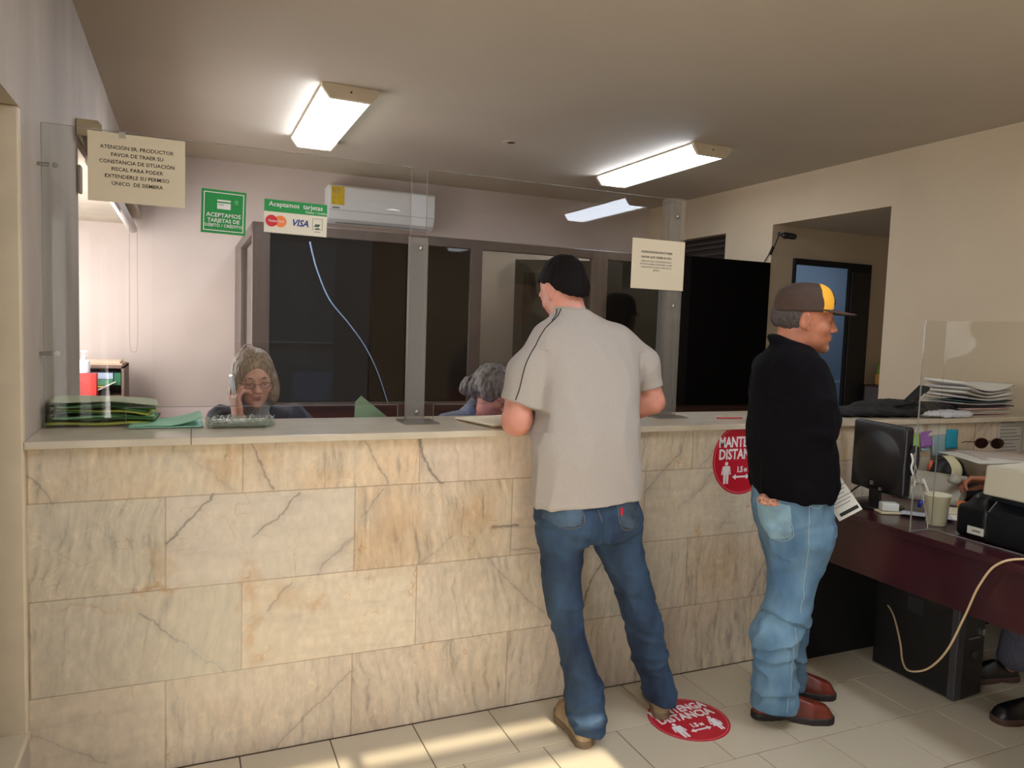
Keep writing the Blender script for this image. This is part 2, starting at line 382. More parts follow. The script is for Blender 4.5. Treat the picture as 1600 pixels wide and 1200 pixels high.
# the room beyond the passage door, bluish daylight inside
mb = MB(); mb.box(5.28, 8.7, 4.1, 4.2, 0, 2.6); mb.box(5.3, 5.36, 2.41, 4.1, 0, 2.6); mb.box(8.6, 8.7, 2.41, 4.1, 0, 2.6); mb.box(5.28, 8.7, 2.41, 4.2, 2.55, 2.65); mb.box(6.8, 8.7, 2.35, 2.41, 0, 2.6)
mb.box(5.36, 8.6, 3.8, 4.1, 0, 1.0)
struct(mb.build('wall_beyond', mat('blue_grey_paint', (112, 126, 142), .6)))
area('daylight_far_room', (7.2, 3.3, 2.5), (0, .35, -1), 1.6, .5, 6.5, (.74, .86, 1))
t = thing('door_1', None, None, (5.85, 2.29, 0)); struct(t)
mb = MB(); mb.box(5.40, 5.42, 2.262, 2.30, 0, 2.17); mb.box(6.04, 6.30, 2.262, 2.295, 0, 2.17); mb.box(5.42, 6.04, 2.262, 2.295, 2.12, 2.17); mb.build('door_frame', BLACKM, t, world=True, bevel=.003)
mb = MB(); mb.box(6.06, 6.28, 2.255, 2.262, .01, 2.09); mb.build('door_leaf', BLACK, t, world=True, bevel=.003)
t = thing('door_2', None, None, (XR + .1, 3.3, 0)); struct(t)
mb = MB(); mb.box(XR + .10, XR + .13, 2.88, 3.75, 0, 2.42); mb.build('door_leaf', mat('dark_door', (34, 28, 27), .4), t, world=True)
mb = MB()
for z in (2.36, 2.31, 2.25, 2.19): mb.box(XR + .08, XR + .10, 2.9, 3.73, z, z + .022)
mb.build('louver', mat('louver_brown', (62, 50, 46), .4), t, world=True)
# storefront glazing in the left wall (dark aluminium), and its daylight
t = thing('window_1', None, None, (.12, -1.6, .21)); struct(t)
mb = MB()
for y in (-4.85, -3.75, -2.65, -1.55): mb.box(.10, .155, y, y + .05, .21, 2.08)
mb.box(.10, .155, -.45, 0, .21, 2.08)
mb.box(.10, .155, -4.85, 0, .21, .26); mb.box(.10, .155, -4.85, 0, 2.03, 2.08); mb.build('window_frame', DARKWOOD, t, world=True, bevel=.002)
mb = MB(); mb.box(.125, .129, -4.82, -.03, .25, 2.04); mb.build('pane', clear_mat('window_glass', (225, 228, 228), 1.45), t, world=True)
t = thing('window_2', None, None, (-.38, 2.7, .72)); struct(t)
mb = MB()
for y in (1.24, 2.65, 4.09): mb.box(-.395, -.35, y, y + .04, .72, 2.22)
mb.box(-.395, -.35, 1.24, 4.13, .72, .77); mb.box(-.395, -.35, 1.24, 4.13, 2.17, 2.22); mb.build('window_frame', DARKWOOD, t, world=True)
mb = MB(); mb.box(-.38, -.376, 1.26, 4.1, .75, 2.2); mb.build('pane', MATS.get('wg') or bpy.data.materials['window_glass'], t, world=True)
# glazed entrance with mullions that cast the bars on the floor
t = thing('window_3', None, None, (1.45, -5.03, 0)); struct(t)
mb = MB()
for x, w_ in ((.38, .3), (1.285, .045), (2.14, .4)): mb.box(x, x + w_, -5.06, -5.0, 0, 2.56)
for z, h_ in ((2.448, .11), (2.372, .018), (2.325, .014), (1.2, .07), (0, .12)): mb.box(.38, 2.52, -5.06, -5.0, z, z + h_)
mb.build('window_frame', DARKWOOD, t, world=True)
mb = MB(); mb.box(.4, 2.5, -5.035, -5.031, .1, 2.5); mb.build('pane', bpy.data.materials['window_glass'], t, world=True)
# cream reveal lining at the end of the storefront opening
mb = MB(); mb.box(.156, .251, -.03, -.001, .21, 2.08); mb.box(.158, .254, -4.85, 0, .19, .214); struct(mb.build('trim_1', CREAM, bevel=.006))

# ================================================================== counter
H = .305
VEINS = [[(.255, 1.), (.282, .973), (.323, .917)], [(.879, 1.09), (.907, 1.033), (.951, .955), (.966, .919)], [(.67, 1.067), (.76, .994), (.834, .926)], [(.774, .91), (.707, .84), (.64, .76)], [(1.05, .912), (1.007, .854), (.977, .829), (.901, .764)], [(1.238, .741), (1.161, .672), (1.111, .612)], [(1.268, 1.083), (1.313, 1.008), (1.357, .917)], [(.553, .544), (.661, .44), (.743, .367), (.809, .303)], [(1.029, .6), (.947, .504)], [(1.236, .235), (1.138, .152), (1.057, .08), (.975, -.003)], [(.258, .197), (.354, .124), (.452, .055)], [(1.472, 1.089), (1.491, 1.01), (1.527, .949), (1.563, .919)], [(1.588, .912), (1.649, .833), (1.737, .748)], [(1.339, .897), (1.264, .809)], [(1.241, .736), (1.126, .638)], [(1.617, .71), (1.56, .659), (1.48, .608)], [(1.761, .606), (1.806, .54), (1.925, .432), (2.007, .362)], [(2.268, .544), (2.214, .461), (2.184, .388)], [(1.854, .633), (1.962, .625)], [(1.775, .733), (1.875, .728)], [(2.668, 1.09), (2.629, .98), (2.465, .834)], [(2.766, .842), (2.652, .759)], [(2.63, .31), (2.591, .235)], [(1.511, .261), (1.288, .184)], [(2.811, 1.005), (2.744, .92)], [(2.818, .902), (2.712, .783)], [(2.933, .714), (2.86, .638)], [(3.143, .475), (3.106, .409), (3.058, .309)], [(4.631, 1.101), (4.491, .987)], [(4.665, 1.086), (4.591, 1.012)], [(3.2, .9), (3.05, .62)], [(3.5, 1.05), (3.3, .8)]]
VW = [1.2, 1.6, .6, 2., 1.6, .9, 1.3, 1.5, 1.4, 1.1, .8, 2.4, -1.4, 1., .8, .8, 1., 1.8, 1.2, 2.6, 1.1, .8, .8, -.9, 1., .9, .6, 1.6, 1.2, 1., .8, .8]
def seg_d(P, pl):
    d = np.full(len(P), 9.)
    for a, b in zip(pl[:-1], pl[1:]):
        a = np.array(a); b = np.array(b); ab = b - a; t = np.clip(((P - a) @ ab) / (ab @ ab), 0, 1); d = np.minimum(d, np.hypot(*(P - a - t[:, None] * ab).T))
    return d
def n2(x, z, sx, sz, seed, oct_=4):
    r = 0; A = 1; s_ = 0
    for i in range(oct_):
        r = r + A * vnoise(np.stack([x * sx * 2 ** i, z * sz * 2 ** i, 0 * x], 1), 1., seed + i); s_ += A; A *= .6
    return r / s_
def marble(xs, zs, rows):
    """rows: (z0, z1, phase, [tones...]) ; tone = (r,g,b, streak, warm, horizontal)"""
    X, Z = np.meshgrid(xs, zs, indexing='ij'); x, z = X.ravel(), Z.ravel(); col = np.zeros((len(x), 3)); groove = np.zeros(len(x))
    for ri, (z0, z1, ph, tones) in enumerate(rows):
        m = (z >= z0 - 1e-6) & (z <= z1 + 1e-6); xm, zm = x[m], z[m]; k = np.floor((xm - ph) / .61).astype(int); c = np.zeros((m.sum(), 3))
        dj = np.minimum(np.mod(xm - ph, .61), .61 - np.mod(xm - ph, .61)); dj = np.minimum(dj, np.minimum(zm - z0, z1 - zm))
        for kk in np.unique(k):
            q = k == kk; ti = kk - int(math.floor((.26 - ph) / .61)); t = tones[ti % len(tones)]; xx, zz = xm[q], zm[q]; sd = 11 * ri + 3 * kk + 40
            base = np.array(t[:3], float); big = n2(xx, zz, 3, 3, sd); wx = xx + .03 * n2(xx, zz, 6, 6, sd + 5)
            st = n2(wx, zz, 5, 34, sd + 1, 5) if t[5] else n2(wx + .12 * (zz - z0) * (kk % 3 - 1), zz, 62, 9, sd + 1, 5)
            wm = np.clip(n2(xx, zz, 5, 6, sd + 2) * 1.6 + .15, 0, 1); fine = n2(xx, zz, 70, 40, sd + 3, 2)
            base = base * .55 + np.array([205, 189, 171]) * .45; v = base[None] * (1 + .05 * big + t[3] * .13 * st + .05 * fine)[:, None]
            v = v + wm[:, None] * t[4] * np.array([3, -6, -14])
            wisp = np.exp(-(np.abs(n2(wx * (1 if t[5] else 1.6), zz, 4, 5, sd + 9, 4)) / .008) ** 2); w2 = np.exp(-(np.abs(n2(wx, zz + .3 * xx, 7, 5, sd + 19, 4)) / .006) ** 2) * np.clip(n2(xx, zz, 4, 4, sd + 23) * 3, 0, 1)
            v = v + (wisp * t[3])[:, None] * np.array([12, 10, 8]) + w2[:, None] * np.array([-16, -38, -56])
            dk = np.clip(-st * 3.2 - .75, 0, 1); v = v * (1 - .13 * t[3] * dk)[:, None]
            c[q] = v
        e = np.clip(1 - dj / .0026, 0, 1); c = c * (1 - .36 * e)[:, None] + np.array([14, 2, -8]) * e[:, None]
        col[m] = c
    P = np.stack([x, z], 1); jit = .010 * np.stack([vnoise(np.stack([x * 22, z * 22, 0 * x], 1), 1, 5), vnoise(np.stack([x * 22, z * 22, 0 * x], 1), 1, 6)], 1) + .004 * np.stack([vnoise(np.stack([x * 90, z * 90, 0 * x], 1), 1, 7), vnoise(np.stack([x * 90, z * 90, 0 * x], 1), 1, 8)], 1)
    for pl, wv in zip(VEINS, VW):
        bx = (x > min(p[0] for p in pl) - .05) & (x < max(p[0] for p in pl) + .05) & (z > min(p[1] for p in pl) - .05) & (z < max(p[1] for p in pl) + .05)
        d = seg_d((P + jit)[bx], pl); wd = .0021 * abs(wv) ** .7; a = np.exp(-(d / wd) ** 2) * min(.6, .3 * abs(wv)); h = np.exp(-(d / .02) ** 2) * .08
        tgt = np.array([96, 86, 80]) if wv > 0 else np.array([228, 205, 180])
        col[bx] = col[bx] * (1 - a - h * (wv > 0))[:, None] + tgt * (a + h * (wv > 0))[:, None]
    for (bx_, bz, r1, r2, s_) in [(1.11, .50, .035, .022, .8), (.885, .60, .02, .07, .55), (.90, .43, .022, .10, .5), (.95, 1.03, .05, .03, .3), (.80, 1.0, .05, .05, .4), (1.0, .55, .08, .05, .25), (.60, .62, .09, .01, .5), (.40, .575, .12, .008, .35), (.62, .70, .03, .08, .3), (1.775, .733, .009, .008, .9), (1.37, .70, .12, .1, .25), (1.7, .78, .08, .09, .35), (1.855, .35, .01, .1, .3), (1.46, .55, .006, .06, .5), (2.74, .62, .012, .04, .6), (2.9, .45, .15, .12, .3)]:
        d = ((x + jit[:, 0] * 3 - bx_) / r1) ** 2 + ((z + jit[:, 1] * 3 - bz) / r2) ** 2; a = np.exp(-d) * s_
        a = a * np.clip(.75 + .8 * n2(x, z, 25, 30, 77, 3), 0, 1); col = col * (1 - a)[:, None] + np.array([168, 116, 66]) * a[:, None]
    return X.shape, x, z, np.clip(col, 0, 255)
G = (190, 181, 156); ROWS = [
    (0, H, .02, [(216, 201, 173, .35, .15, 1), (205, 188, 163, .9, .35, 0), (194, 177, 153, 1, .35, 0), (202, 185, 162, .9, .3, 0), (190, 174, 150, 1, .4, 0), (186, 168, 142, 1, .5, 0)]),
    (H, 2 * H, .254, [(196, 187, 162, .8, .2, 0), (219, 203, 174, .45, .25, 1), (205, 189, 165, .9, .25, 0), (200, 188, 164, .8, .3, 0), (188, 172, 147, 1.1, .4, 0)]),
    (2 * H, 3 * H, .02, [(198, 189, 162, 1.1, .25, 0), (210, 197, 175, .3, .05, 1), (202, 180, 148, 1.2, .8, 0), (214, 192, 166, .4, .3, 1), (198, 186, 162, .5, .2, 1), (196, 182, 158, .8, .2, 0)]),
    (3 * H, 1.085, .254, [(208, 192, 158, .9, .7, 0), (216, 192, 156, .8, .8, 0), (216, 194, 168, .5, .4, 0), (206, 190, 162, .9, .4, 0), (206, 192, 168, .5, .2, 0)])]
def painted(name, xs, zs, ysurf, rows, parent, m, flat=False):
    sh, x, z, col = marble(xs, zs, rows); nx, nz = sh
    V = np.stack([x, np.full(len(x), ysurf), z], 1)
    i = (np.arange(nx - 1)[:, None] * nz + np.arange(nz - 1)[None]).ravel(); F = np.stack([i, i + nz, i + nz + 1, i + 1], 1)
    o = mesh_obj(name, V, F, m, parent, False, True); a = o.data.color_attributes.new('col', 'FLOAT_COLOR', 'POINT')
    c = col / 255.; c = np.where(c <= .04045, c / 12.92, ((c + .055) / 1.055) ** 2.4); a.data.foreach_set('color', np.concatenate([c, np.ones((len(c), 1))], 1).ravel()); return o
MARBLE = attr_mat('marble_tile', .33, bump=.05, bscale=30)
counter = thing('reception_counter', 'long reception counter clad in beige veined marble tiles with pale stone top', 'counter', (2.7, .15, 0))
painted('tile_cladding', np.concatenate([np.arange(.25, 3.3, .0028), np.arange(3.3, 5.165, .006)]), np.concatenate([np.arange(0, 1.085, .0028), [1.085]]), 0, ROWS, counter, MARBLE)
mb = MB(); mb.box(.25, XR, .0005, .36, 0, 1.08); mb.build('counter_body', WALL, counter, world=True)
mb = MB()
for x0, x1 in ((.25, .705), (.706, 2.05), (2.051, 3.4), (3.401, XR)): mb.box(x0, x1, -.03, .42, 1.085, 1.11)
mb.build('countertop', mat('pale_stone_top', (208, 193, 170), .3, var=.05, vscale=9, stretch=(1, 2, 1), rgb2=(190, 178, 156), bump=.02, bscale=40, coat=.15), counter, world=True, bevel=.003, seg=3)

# ================================================================== acrylic screen on the counter
YA = .25
scr = thing('acrylic_screen', 'tall clear acrylic sneeze guard standing along the marble counter', 'screen', (1.5, YA, 1.11))
def panel(x0, x1, notch):
    a, b = notch; z0, z1, s_ = 1.112, 2.10, 1.18
    poly = [(x0, z0), (a, z0), (a, s_), (b, s_), (b, z0), (x1, z0), (x1, z1), (x0, z1)]
    mb = MB(); n = len(poly); V = [(p[0], YA, p[1]) for p in poly]
    mb.box(x0, x1, YA - .0015, YA + .0015, s_, z1); mb.box(x0, a, YA - .0015, YA + .0015, z0, s_); mb.box(b, x1, YA - .0015, YA + .0015, z0, s_)
    mb.build('panel', ACR, scr, world=True)
    e = MB(); r = .0016; e.box(x0, x1, YA - r, YA + r, z1, z1 + .002); e.box(a, b, YA - r, YA + r, s_ - .002, s_)
    e.box(x0 - .001, x0 + .001, YA - r, YA + r, z0, z1); e.box(x1 - .001, x1 + .001, YA - r, YA + r, z0, z1); e.box(a, a + .002, YA - r, YA + r, z0, s_); e.box(b - .002, b, YA - r, YA + r, z0, s_)
    e.build('panel_edge', ACRE, scr, world=True)
panel(.262, 1.488, (.50, 1.455)); panel(1.552, 2.755, (1.60, 2.62))
mb = MB(); mb.box(1.480, 1.560, YA - .008, YA - .003, 1.112, 1.835); mb.box(1.480, 1.486, YA - .02, YA - .003, 1.112, 1.835)
mb.build('joining_strip', clear_mat('strip_acrylic', (208, 198, 186), 1.5, haze=.16), scr, world=True)
mb = MB()
for x in (2.672, 2.70, 2.73): mb.box(x, x + .004, YA - .03, YA + .03, 1.112, 2.098)
mb.box(2.672, 2.755, YA - .032, YA - .028, 1.112, 2.10); mb.build('end_post', clear_mat('post_acrylic', (226, 218, 206), 1.5, haze=.10), scr, world=True)
FA = clear_mat('foot_acrylic', (222, 214, 202), 1.5, haze=.12)
mb = MB(); mb.box(2.64, 2.80, YA - .07, YA + .07, 1.111, 1.117); mb.build('foot', FA, scr, world=True); mb = MB(); mb.box(1.46, 1.60, YA - .09, YA + .05, 1.111, 1.116); mb.build('foot', FA, scr, world=True)
for x, z in ((1.528, 1.795), (1.528, 1.15), (2.712, 2.02), (2.712, 1.62)):
    mb = MB(); mb.lathe([(.001, 0), (.008, 0), (.009, .003), (.007, .006), (.001, .007)], 14, R=eul(R_(90), 0, 0), o=(x, YA - (.009 if x < 2 else .033), z)); mb.build('screw', STEEL, scr, smooth=True, world=True)
for z in (1.97, 1.36):
    mb = MB(); mb.tube([(.251, YA, z), (.285, YA, z)], .006, 10); mb.tube([(.30, YA - .004, z), (.30, YA + .004, z)], .009, 12); mb.build('bracket', STEEL, scr, world=True)

# ================================================================== dark glazed partition
par = thing('office_partition', 'dark framed glass office partition behind the clerks, reaching to the right wall', 'partition', (3.1, 2.3, 0))
mb = MB(); y0, y1 = 2.3, 2.36
for a_, b_ in ((1.06, 1.165), (2.5, 2.585), (3.47, 3.60), (5.10, 5.155)): mb.box(a_, b_, y0, y1, 0, 2.1)
mb.box(1.06, 5.155, y0 + .002, y1 - .002, 2.035, 2.1); mb.box(1.165, 5.1, y0 + .004, y1 - .004, .86, .97)
mb.box(1.06, 1.12, 2.36, 4.125, 2.03, 2.1); mb.box(1.06, 1.12, 3.42, 4.125, 0, 2.03); mb.box(1.06, 1.12, 2.36, 4.125, .8, .9)
mb.build('partition_frame', mat('brown_aluminium', (88, 73, 65), .35, var=.08, vscale=4, stretch=(8, 8, .6)), par, world=True, bevel=.004)
mb = MB(); mb.box(1.16, 5.11, y0 + .01, y1 - .01, 0, .862); mb.build('lower_panel', REDWOOD, par, world=True)
mb = MB(); mb.box(1.165, 5.1, y0 - .001, y0 + .004, .872, .955); mb.build('sill_rail', REDWOOD, par, world=True)
mb = MB(); mb.box(1.165, 2.5, y0 + .028, y0 + .033, .97, 2.035); mb.build('glass_pane', BROWNGLASS, par, world=True)
mb = MB(); mb.box(3.60, 5.10, y0 + .028, y0 + .033, .97, 2.035); mb.build('glass_pane', BLACKGLASS, par, world=True)
mb = MB(); mb.box(2.585, 3.47, y0 + .028, y0 + .033, .97, 2.035); mb.build('glass_pane', clear_mat('grey_glass', (225, 220, 214), 1.5), par, world=True)
mb = MB(); mb.box(1.085, 1.09, 2.36, 3.42, .9, 2.03); mb.build('glass_pane', clear_mat('side_glass', (232, 226, 222), 1.45), par, world=True)
# black flat panel standing against the right end of the partition
mb = MB(); mb.box(4.22, 5.13, 2.255, 2.285, .93, 2.112); tag(mb.build('black_board', BLACKGLASS, bevel=.002), 'large flat black board beyond the counter left of the passage opening', 'board')
# inner dark door leaf seen through the clear pane
cu_ = thing('open_door', 'dark brown door standing open behind the clear partition pane', 'door', (3.3, 2.6, 0))
RD = rotz(math.atan2(-.32, .54)); mb = MB(); mb.box(0, .60, -.018, .018, .01, 2.03, R=RD, o=(3.03, 2.74, 0)); mb.build('door_leaf', mat('inner_door', (34, 28, 28), .4), cu_, world=True)
mb = MB(); mb.box(.07, .53, -.022, -.018, .95, 1.93, R=RD, o=(3.03, 2.74, 0)); mb.build('door_pane', BLACKGLASS, cu_, world=True)
mb = MB(); mb.box(2.50, 3.72, 2.80, 2.84, 0, 2.10); struct(mb.build('wall_added', mat('inner_white', (226, 216, 204), .8)))  # pale wall added close behind the pane to catch light and brighten the bay
mb = MB(); P = spline([(1.404, 2.29, 1.998), (1.425, 2.285, 1.91), (1.455, 2.28, 1.81), (1.53, 2.275, 1.64), (1.655, 2.275, 1.492), (1.762, 2.275, 1.349), (1.851, 2.28, 1.181), (1.929, 2.285, .967)], 8)
mb.tube(P, [.0052 - .0030 * (i / len(P)) for i in range(len(P))], 8); tag(mb.build('network_cable', mat('blue_white_cable', (150, 180, 225), .4, emit=0), smooth=True), 'pale blue cable hanging in a curve over the dark partition glass', 'cable')

# ================================================================== ceiling lamps
LENS = mat('lamp_lens', (224, 234, 250), .3, emit=11); LENS2 = mat('lamp_lens_side', (222, 228, 224), .3, emit=1.8)
def lamp(cx, y0, L, label, e=1):
    t = thing('ceiling_lamp', label, 'lamp', (cx, y0 + L / 2, ZC), 0, 'fluorescent ceiling lamps'); z1 = 0
    prof = [(-.160, 0), (.160, 0), (.160, -.022), (.116, -.078), (-.116, -.078), (-.160, -.022)]
    for a in (-L / 2, L / 2 - .03): mb = MB(); mb.prism(prof, 'y', a, a + .03); mb.build('end_cap', CREAM, t, bevel=.003)
    for a in (-L / 2 + .015,):
        mb = MB(); mb.lathe([(.001, 0), (.006, .0), (.005, .003), (.001, .004)], 10, R=eul(R_(90), 0, 0), o=(0, -L / 2 - .0005, -.035)); mb.build('screw', INK, t)
    mb = MB(); mb.box(-.155, .155, -L / 2 + .03, L / 2 - .03, -.012, -.001); mb.build('housing', CREAM, t)
    mb = MB(); a, b = -L / 2 + .03, L / 2 - .03
    mb.prism([(-.155, -.012), (-.112, -.0745), (.075, -.0745), (.06, -.06), (-.1, -.06), (-.14, -.012)], 'y', a, b); mb.build('lens', LENS, t)
    mb = MB(); mb.prism([(.155, -.012), (.112, -.0742), (.0755, -.0745), (.065, -.06), (.1, -.06), (.14, -.012)], 'y', a, b); mb.build('lens_side', LENS2, t)
    return t
lamp(1.522, 1.64, 1.33, 'glowing fluorescent ceiling lamp above the left clerk, left of the two visible')
lamp(4.0, 1.64, 1.33, 'glowing fluorescent ceiling lamp nearer the right wall')
lamp(4.72, -4.45, 1.33, 'fluorescent ceiling lamp over the waiting area, seen mirrored in the acrylic screen')
lamp(1.75, -2.25, 1.33, 'added unseen ceiling lamp brightening the left part of the waiting area')  # extra lamp out of view, added to brighten the front of the room
lamp(3.35, -2.25, 1.33, 'added unseen ceiling lamp brightening the middle of the waiting area')  # second out-of-view lamp, added because the front was too dark
mb = MB(); mb.lathe([(.001, -.004), (.045, -.004), (.055, -.0005), (.001, -.0005)], 20, o=(2.769, 2.314, ZC)); mb.lathe([(.001, -.007), (.026, -.007), (.03, -.003), (.001, -.003)], 16, mi=1, o=(2.775, 2.31, ZC))
tag(mb.build('ceiling_rosette', [CEIL, mat('rosette_dark', (84, 66, 58), .7)], smooth=True), 'small dark round hole cover in the bare ceiling', 'ceiling cover')
# ================================================================== air conditioner
ac = thing('air_conditioner', 'white wall-mounted split air conditioner with yellow sticker above the partition', 'air conditioner', (2.26, YB, 2.4))
mb = MB(); mb.prism([(4.129, 2.665), (4.129, 2.36), (4.0, 2.345), (3.945, 2.385), (3.925, 2.46), (3.925, 2.655), (3.945, 2.67)], 'x', 1.79, 2.74); mb.build('casing', WHITE, ac, world=True, bevel=.012, seg=3)
mb = MB(); mb.box(1.86, 2.68, 3.935, 3.99, 2.352, 2.356); mb.box(1.80, 2.73, 3.9235, 3.9245, 2.455, 2.459); mb.build('air_flap', mat('ac_grey', (150, 150, 150), .5), ac, world=True)
mb = MB(); mb.box(1.815, 1.925, 3.922, 3.9245, 2.50, 2.655); mb.build('energy_sticker', mat('yellow_sticker', (214, 180, 26), .6, var=.06, vscale=30), ac, world=True)
mb = MB()
for i, zz in enumerate((2.63, 2.615, 2.60)): mb.box(1.825, 1.90 - .01 * i, 3.9212, 3.9219, zz, zz + .004)
mb.box(1.825, 1.885, 3.9230, 3.9243, 2.468, 2.482); mb.build('lettering', GREYINK, ac, world=True)
mb = MB(); n = 10; pts = [(2.29 + .13 * i / n, 2.497 + .012 * math.sin(math.pi * i / n)) for i in range(n + 1)] + [(2.42 - .13 * i / n, 2.497) for i in range(1, n)]
mb.prism(pts, 'y', 3.922, 3.9246); mb.build('badge', mat('badge_glow', (250, 250, 250), .2, emit=.25), ac, world=True)  # badge brightened by a faint glow in its material, though no lamp
# ================================================================== people
SKIN = mat('skin', (205, 134, 108), .5, var=.05, vscale=30, sss=.15, bump=.03, bscale=300)
SKINR = mat('skin_ruddy', (204, 140, 120), .5, var=.06, vscale=14, sss=.15, bump=.03, bscale=300)
SKINT = mat('skin_tan', (178, 112, 84), .5, var=.07, vscale=20, sss=.12, bump=.03, bscale=300)
def head(s, R, o, sc=1., female=False, nose=1., ear=True):
    """skull, face, ears and neck root in the head's own frame"""
    s.frame(R * sc, o) ; s.R = R
    S = lambda *v: tuple(x * sc for x in v)
    s.ell(S(0, -.014, .026), S(.077, .098, .090), .01)
    s.ell(S(0, .022, -.028), S(.064, .074, .082), .03 * sc)
    s.ell(S(0, .036, -.078), S(.047 if female else .052, .052, .040), .028 * sc)
    s.ell(S(0, .080, -.104), S(.020, .016, .016), .02 * sc)
    s.cap(S(-.034, .083, .021), S(.034, .083, .021), .011 * sc, k=.018 * sc)
    for q in (-1, 1):
        s.ell(S(q * .040, .060, -.032), S(.024, .022, .022), .02 * sc)
        s.ell(S(q * .032, .101, .003), S(.017, .014, .012), .012 * sc, 's')
        s.ell(S(q * .032, .079, .003), S(.0145, .0125, .012), .003 * sc)
    s.cap(S(0, .090, .014), S(0, .105 * nose, -.028), .0075 * sc, .0115 * sc, .008 * sc)
    s.ell(S(0, .108 * nose, -.032), S(.0125, .0125, .010), .006 * sc)
    for q in (-1, 1): s.ell(S(q * .012, .099, -.036), S(.008, .010, .0075), .004 * sc)
    s.ell(S(0, .093, -.060), S(.023, .010, .0055), .005 * sc); s.ell(S(0, .092, -.071), S(.020, .010, .0062), .005 * sc)
    s.ell(S(0, .107, -.0655), S(.024, .010, .0014), .003 * sc, 's')
    if ear:
        for q in (-1, 1):
            Rl = eul(R_(-8), 0, R_(-q * 22)); s.ell(S(q * .080, -.008, -.008), S(.008, .019, .031), .006 * sc, Rl=Rl)
            s.ell(S(q * .088, -.006, -.003), S(.005, .011, .018), .004 * sc, 's', Rl=Rl); s.ell(S(q * .077, .003, -.034), S(.007, .009, .010), .005 * sc)
    s.frame()
def hand(s, R, o, curl=(20, 25, 30, 35), side=1, sc=1., thumb=(35, 20), spread=6, bend=1.):
    """wrist at the origin, fingers along +Y, palm towards -Z, thumb on +X*side"""
    s.frame(R, o); S = lambda x, y, z: (x * sc * side, y * sc, z * sc)
    xs = (.030, .010, -.010, -.029); L = (.9, 1., .94, .76)
    s.ell(S(0, .045, -.002), (.040 * sc, .050 * sc, .014 * sc), .012)
    for x in xs: s.cap(S(x * .6, .01, 0), S(x, .088, .001), .0125 * sc, .0105 * sc, .010)
    for i, x in enumerate(xs):
        p = np.array([x, .088, .001]); a = 0; sp = R_(spread) * (1.5 - i); pts = [S(*p)]; rs = [.0102 * sc]
        for j, (l, r) in enumerate(((.044, .0088), (.027, .0080), (.021, .0068))):
            a += R_(curl[i]) * (1, 1.15 * bend, .7 * bend)[j]; d = np.array([math.sin(sp) * math.cos(a), math.cos(sp) * math.cos(a), -math.sin(a)]); p = p + d * l * L[i]; pts.append(S(*p)); rs.append(r * sc)
        s.chain(pts, rs, .004)
    t0 = R_(thumb[0]); a1 = R_(thumb[1]); p0 = (.026, .018, -.004); p1 = (p0[0] + .042 * math.sin(t0), p0[1] + .042 * math.cos(t0), -.010 - .03 * math.sin(a1)); p2 = (p1[0] + .026 * math.sin(t0 * .6), p1[1] + .030 * math.cos(t0 * .6), p1[2] - .02 * math.sin(a1)); p3 = (p2[0] + .012 * math.sin(t0 * .4), p2[1] + .024, p2[2] - .014 * math.sin(a1))
    s.chain([S(*p0), S(*p1), S(*p2), S(*p3)], [.017 * sc, .0125 * sc, .0108 * sc, .0085 * sc], .008); s.frame()
def wrinkles(amp, sc, seed, stretch=(1, 1, 1), zr=None):
    def g(p):
        q = p * np.array(stretch); v = vnoise(q + .03 * vnoise(p, 9, seed + 3)[:, None], sc, seed) * .65 + vnoise(q, sc * 2.1, seed + 1) * .35
        v = -amp * (np.clip(1 - 3.2 * np.abs(v), 0, 1) ** 1.5 - .25)
        if zr is not None: v = v * np.interp(p[:, 2], zr[0], zr[1])
        return v
    return g
def crease(cx, cy, z, slope, w, amp, ang=0, xr=9):
    def g(p):
        c, s_ = math.cos(R_(ang)), math.sin(R_(ang)); u = (p[:, 0] - cx) * c + (p[:, 1] - cy) * s_; h = p[:, 2] - z - slope * u + .006 * np.sin(u * 60 + z * 40)
        return amp * np.exp(-(h / w) ** 2) * (np.hypot(p[:, 0] - cx, p[:, 1] - cy) < xr)
    return g
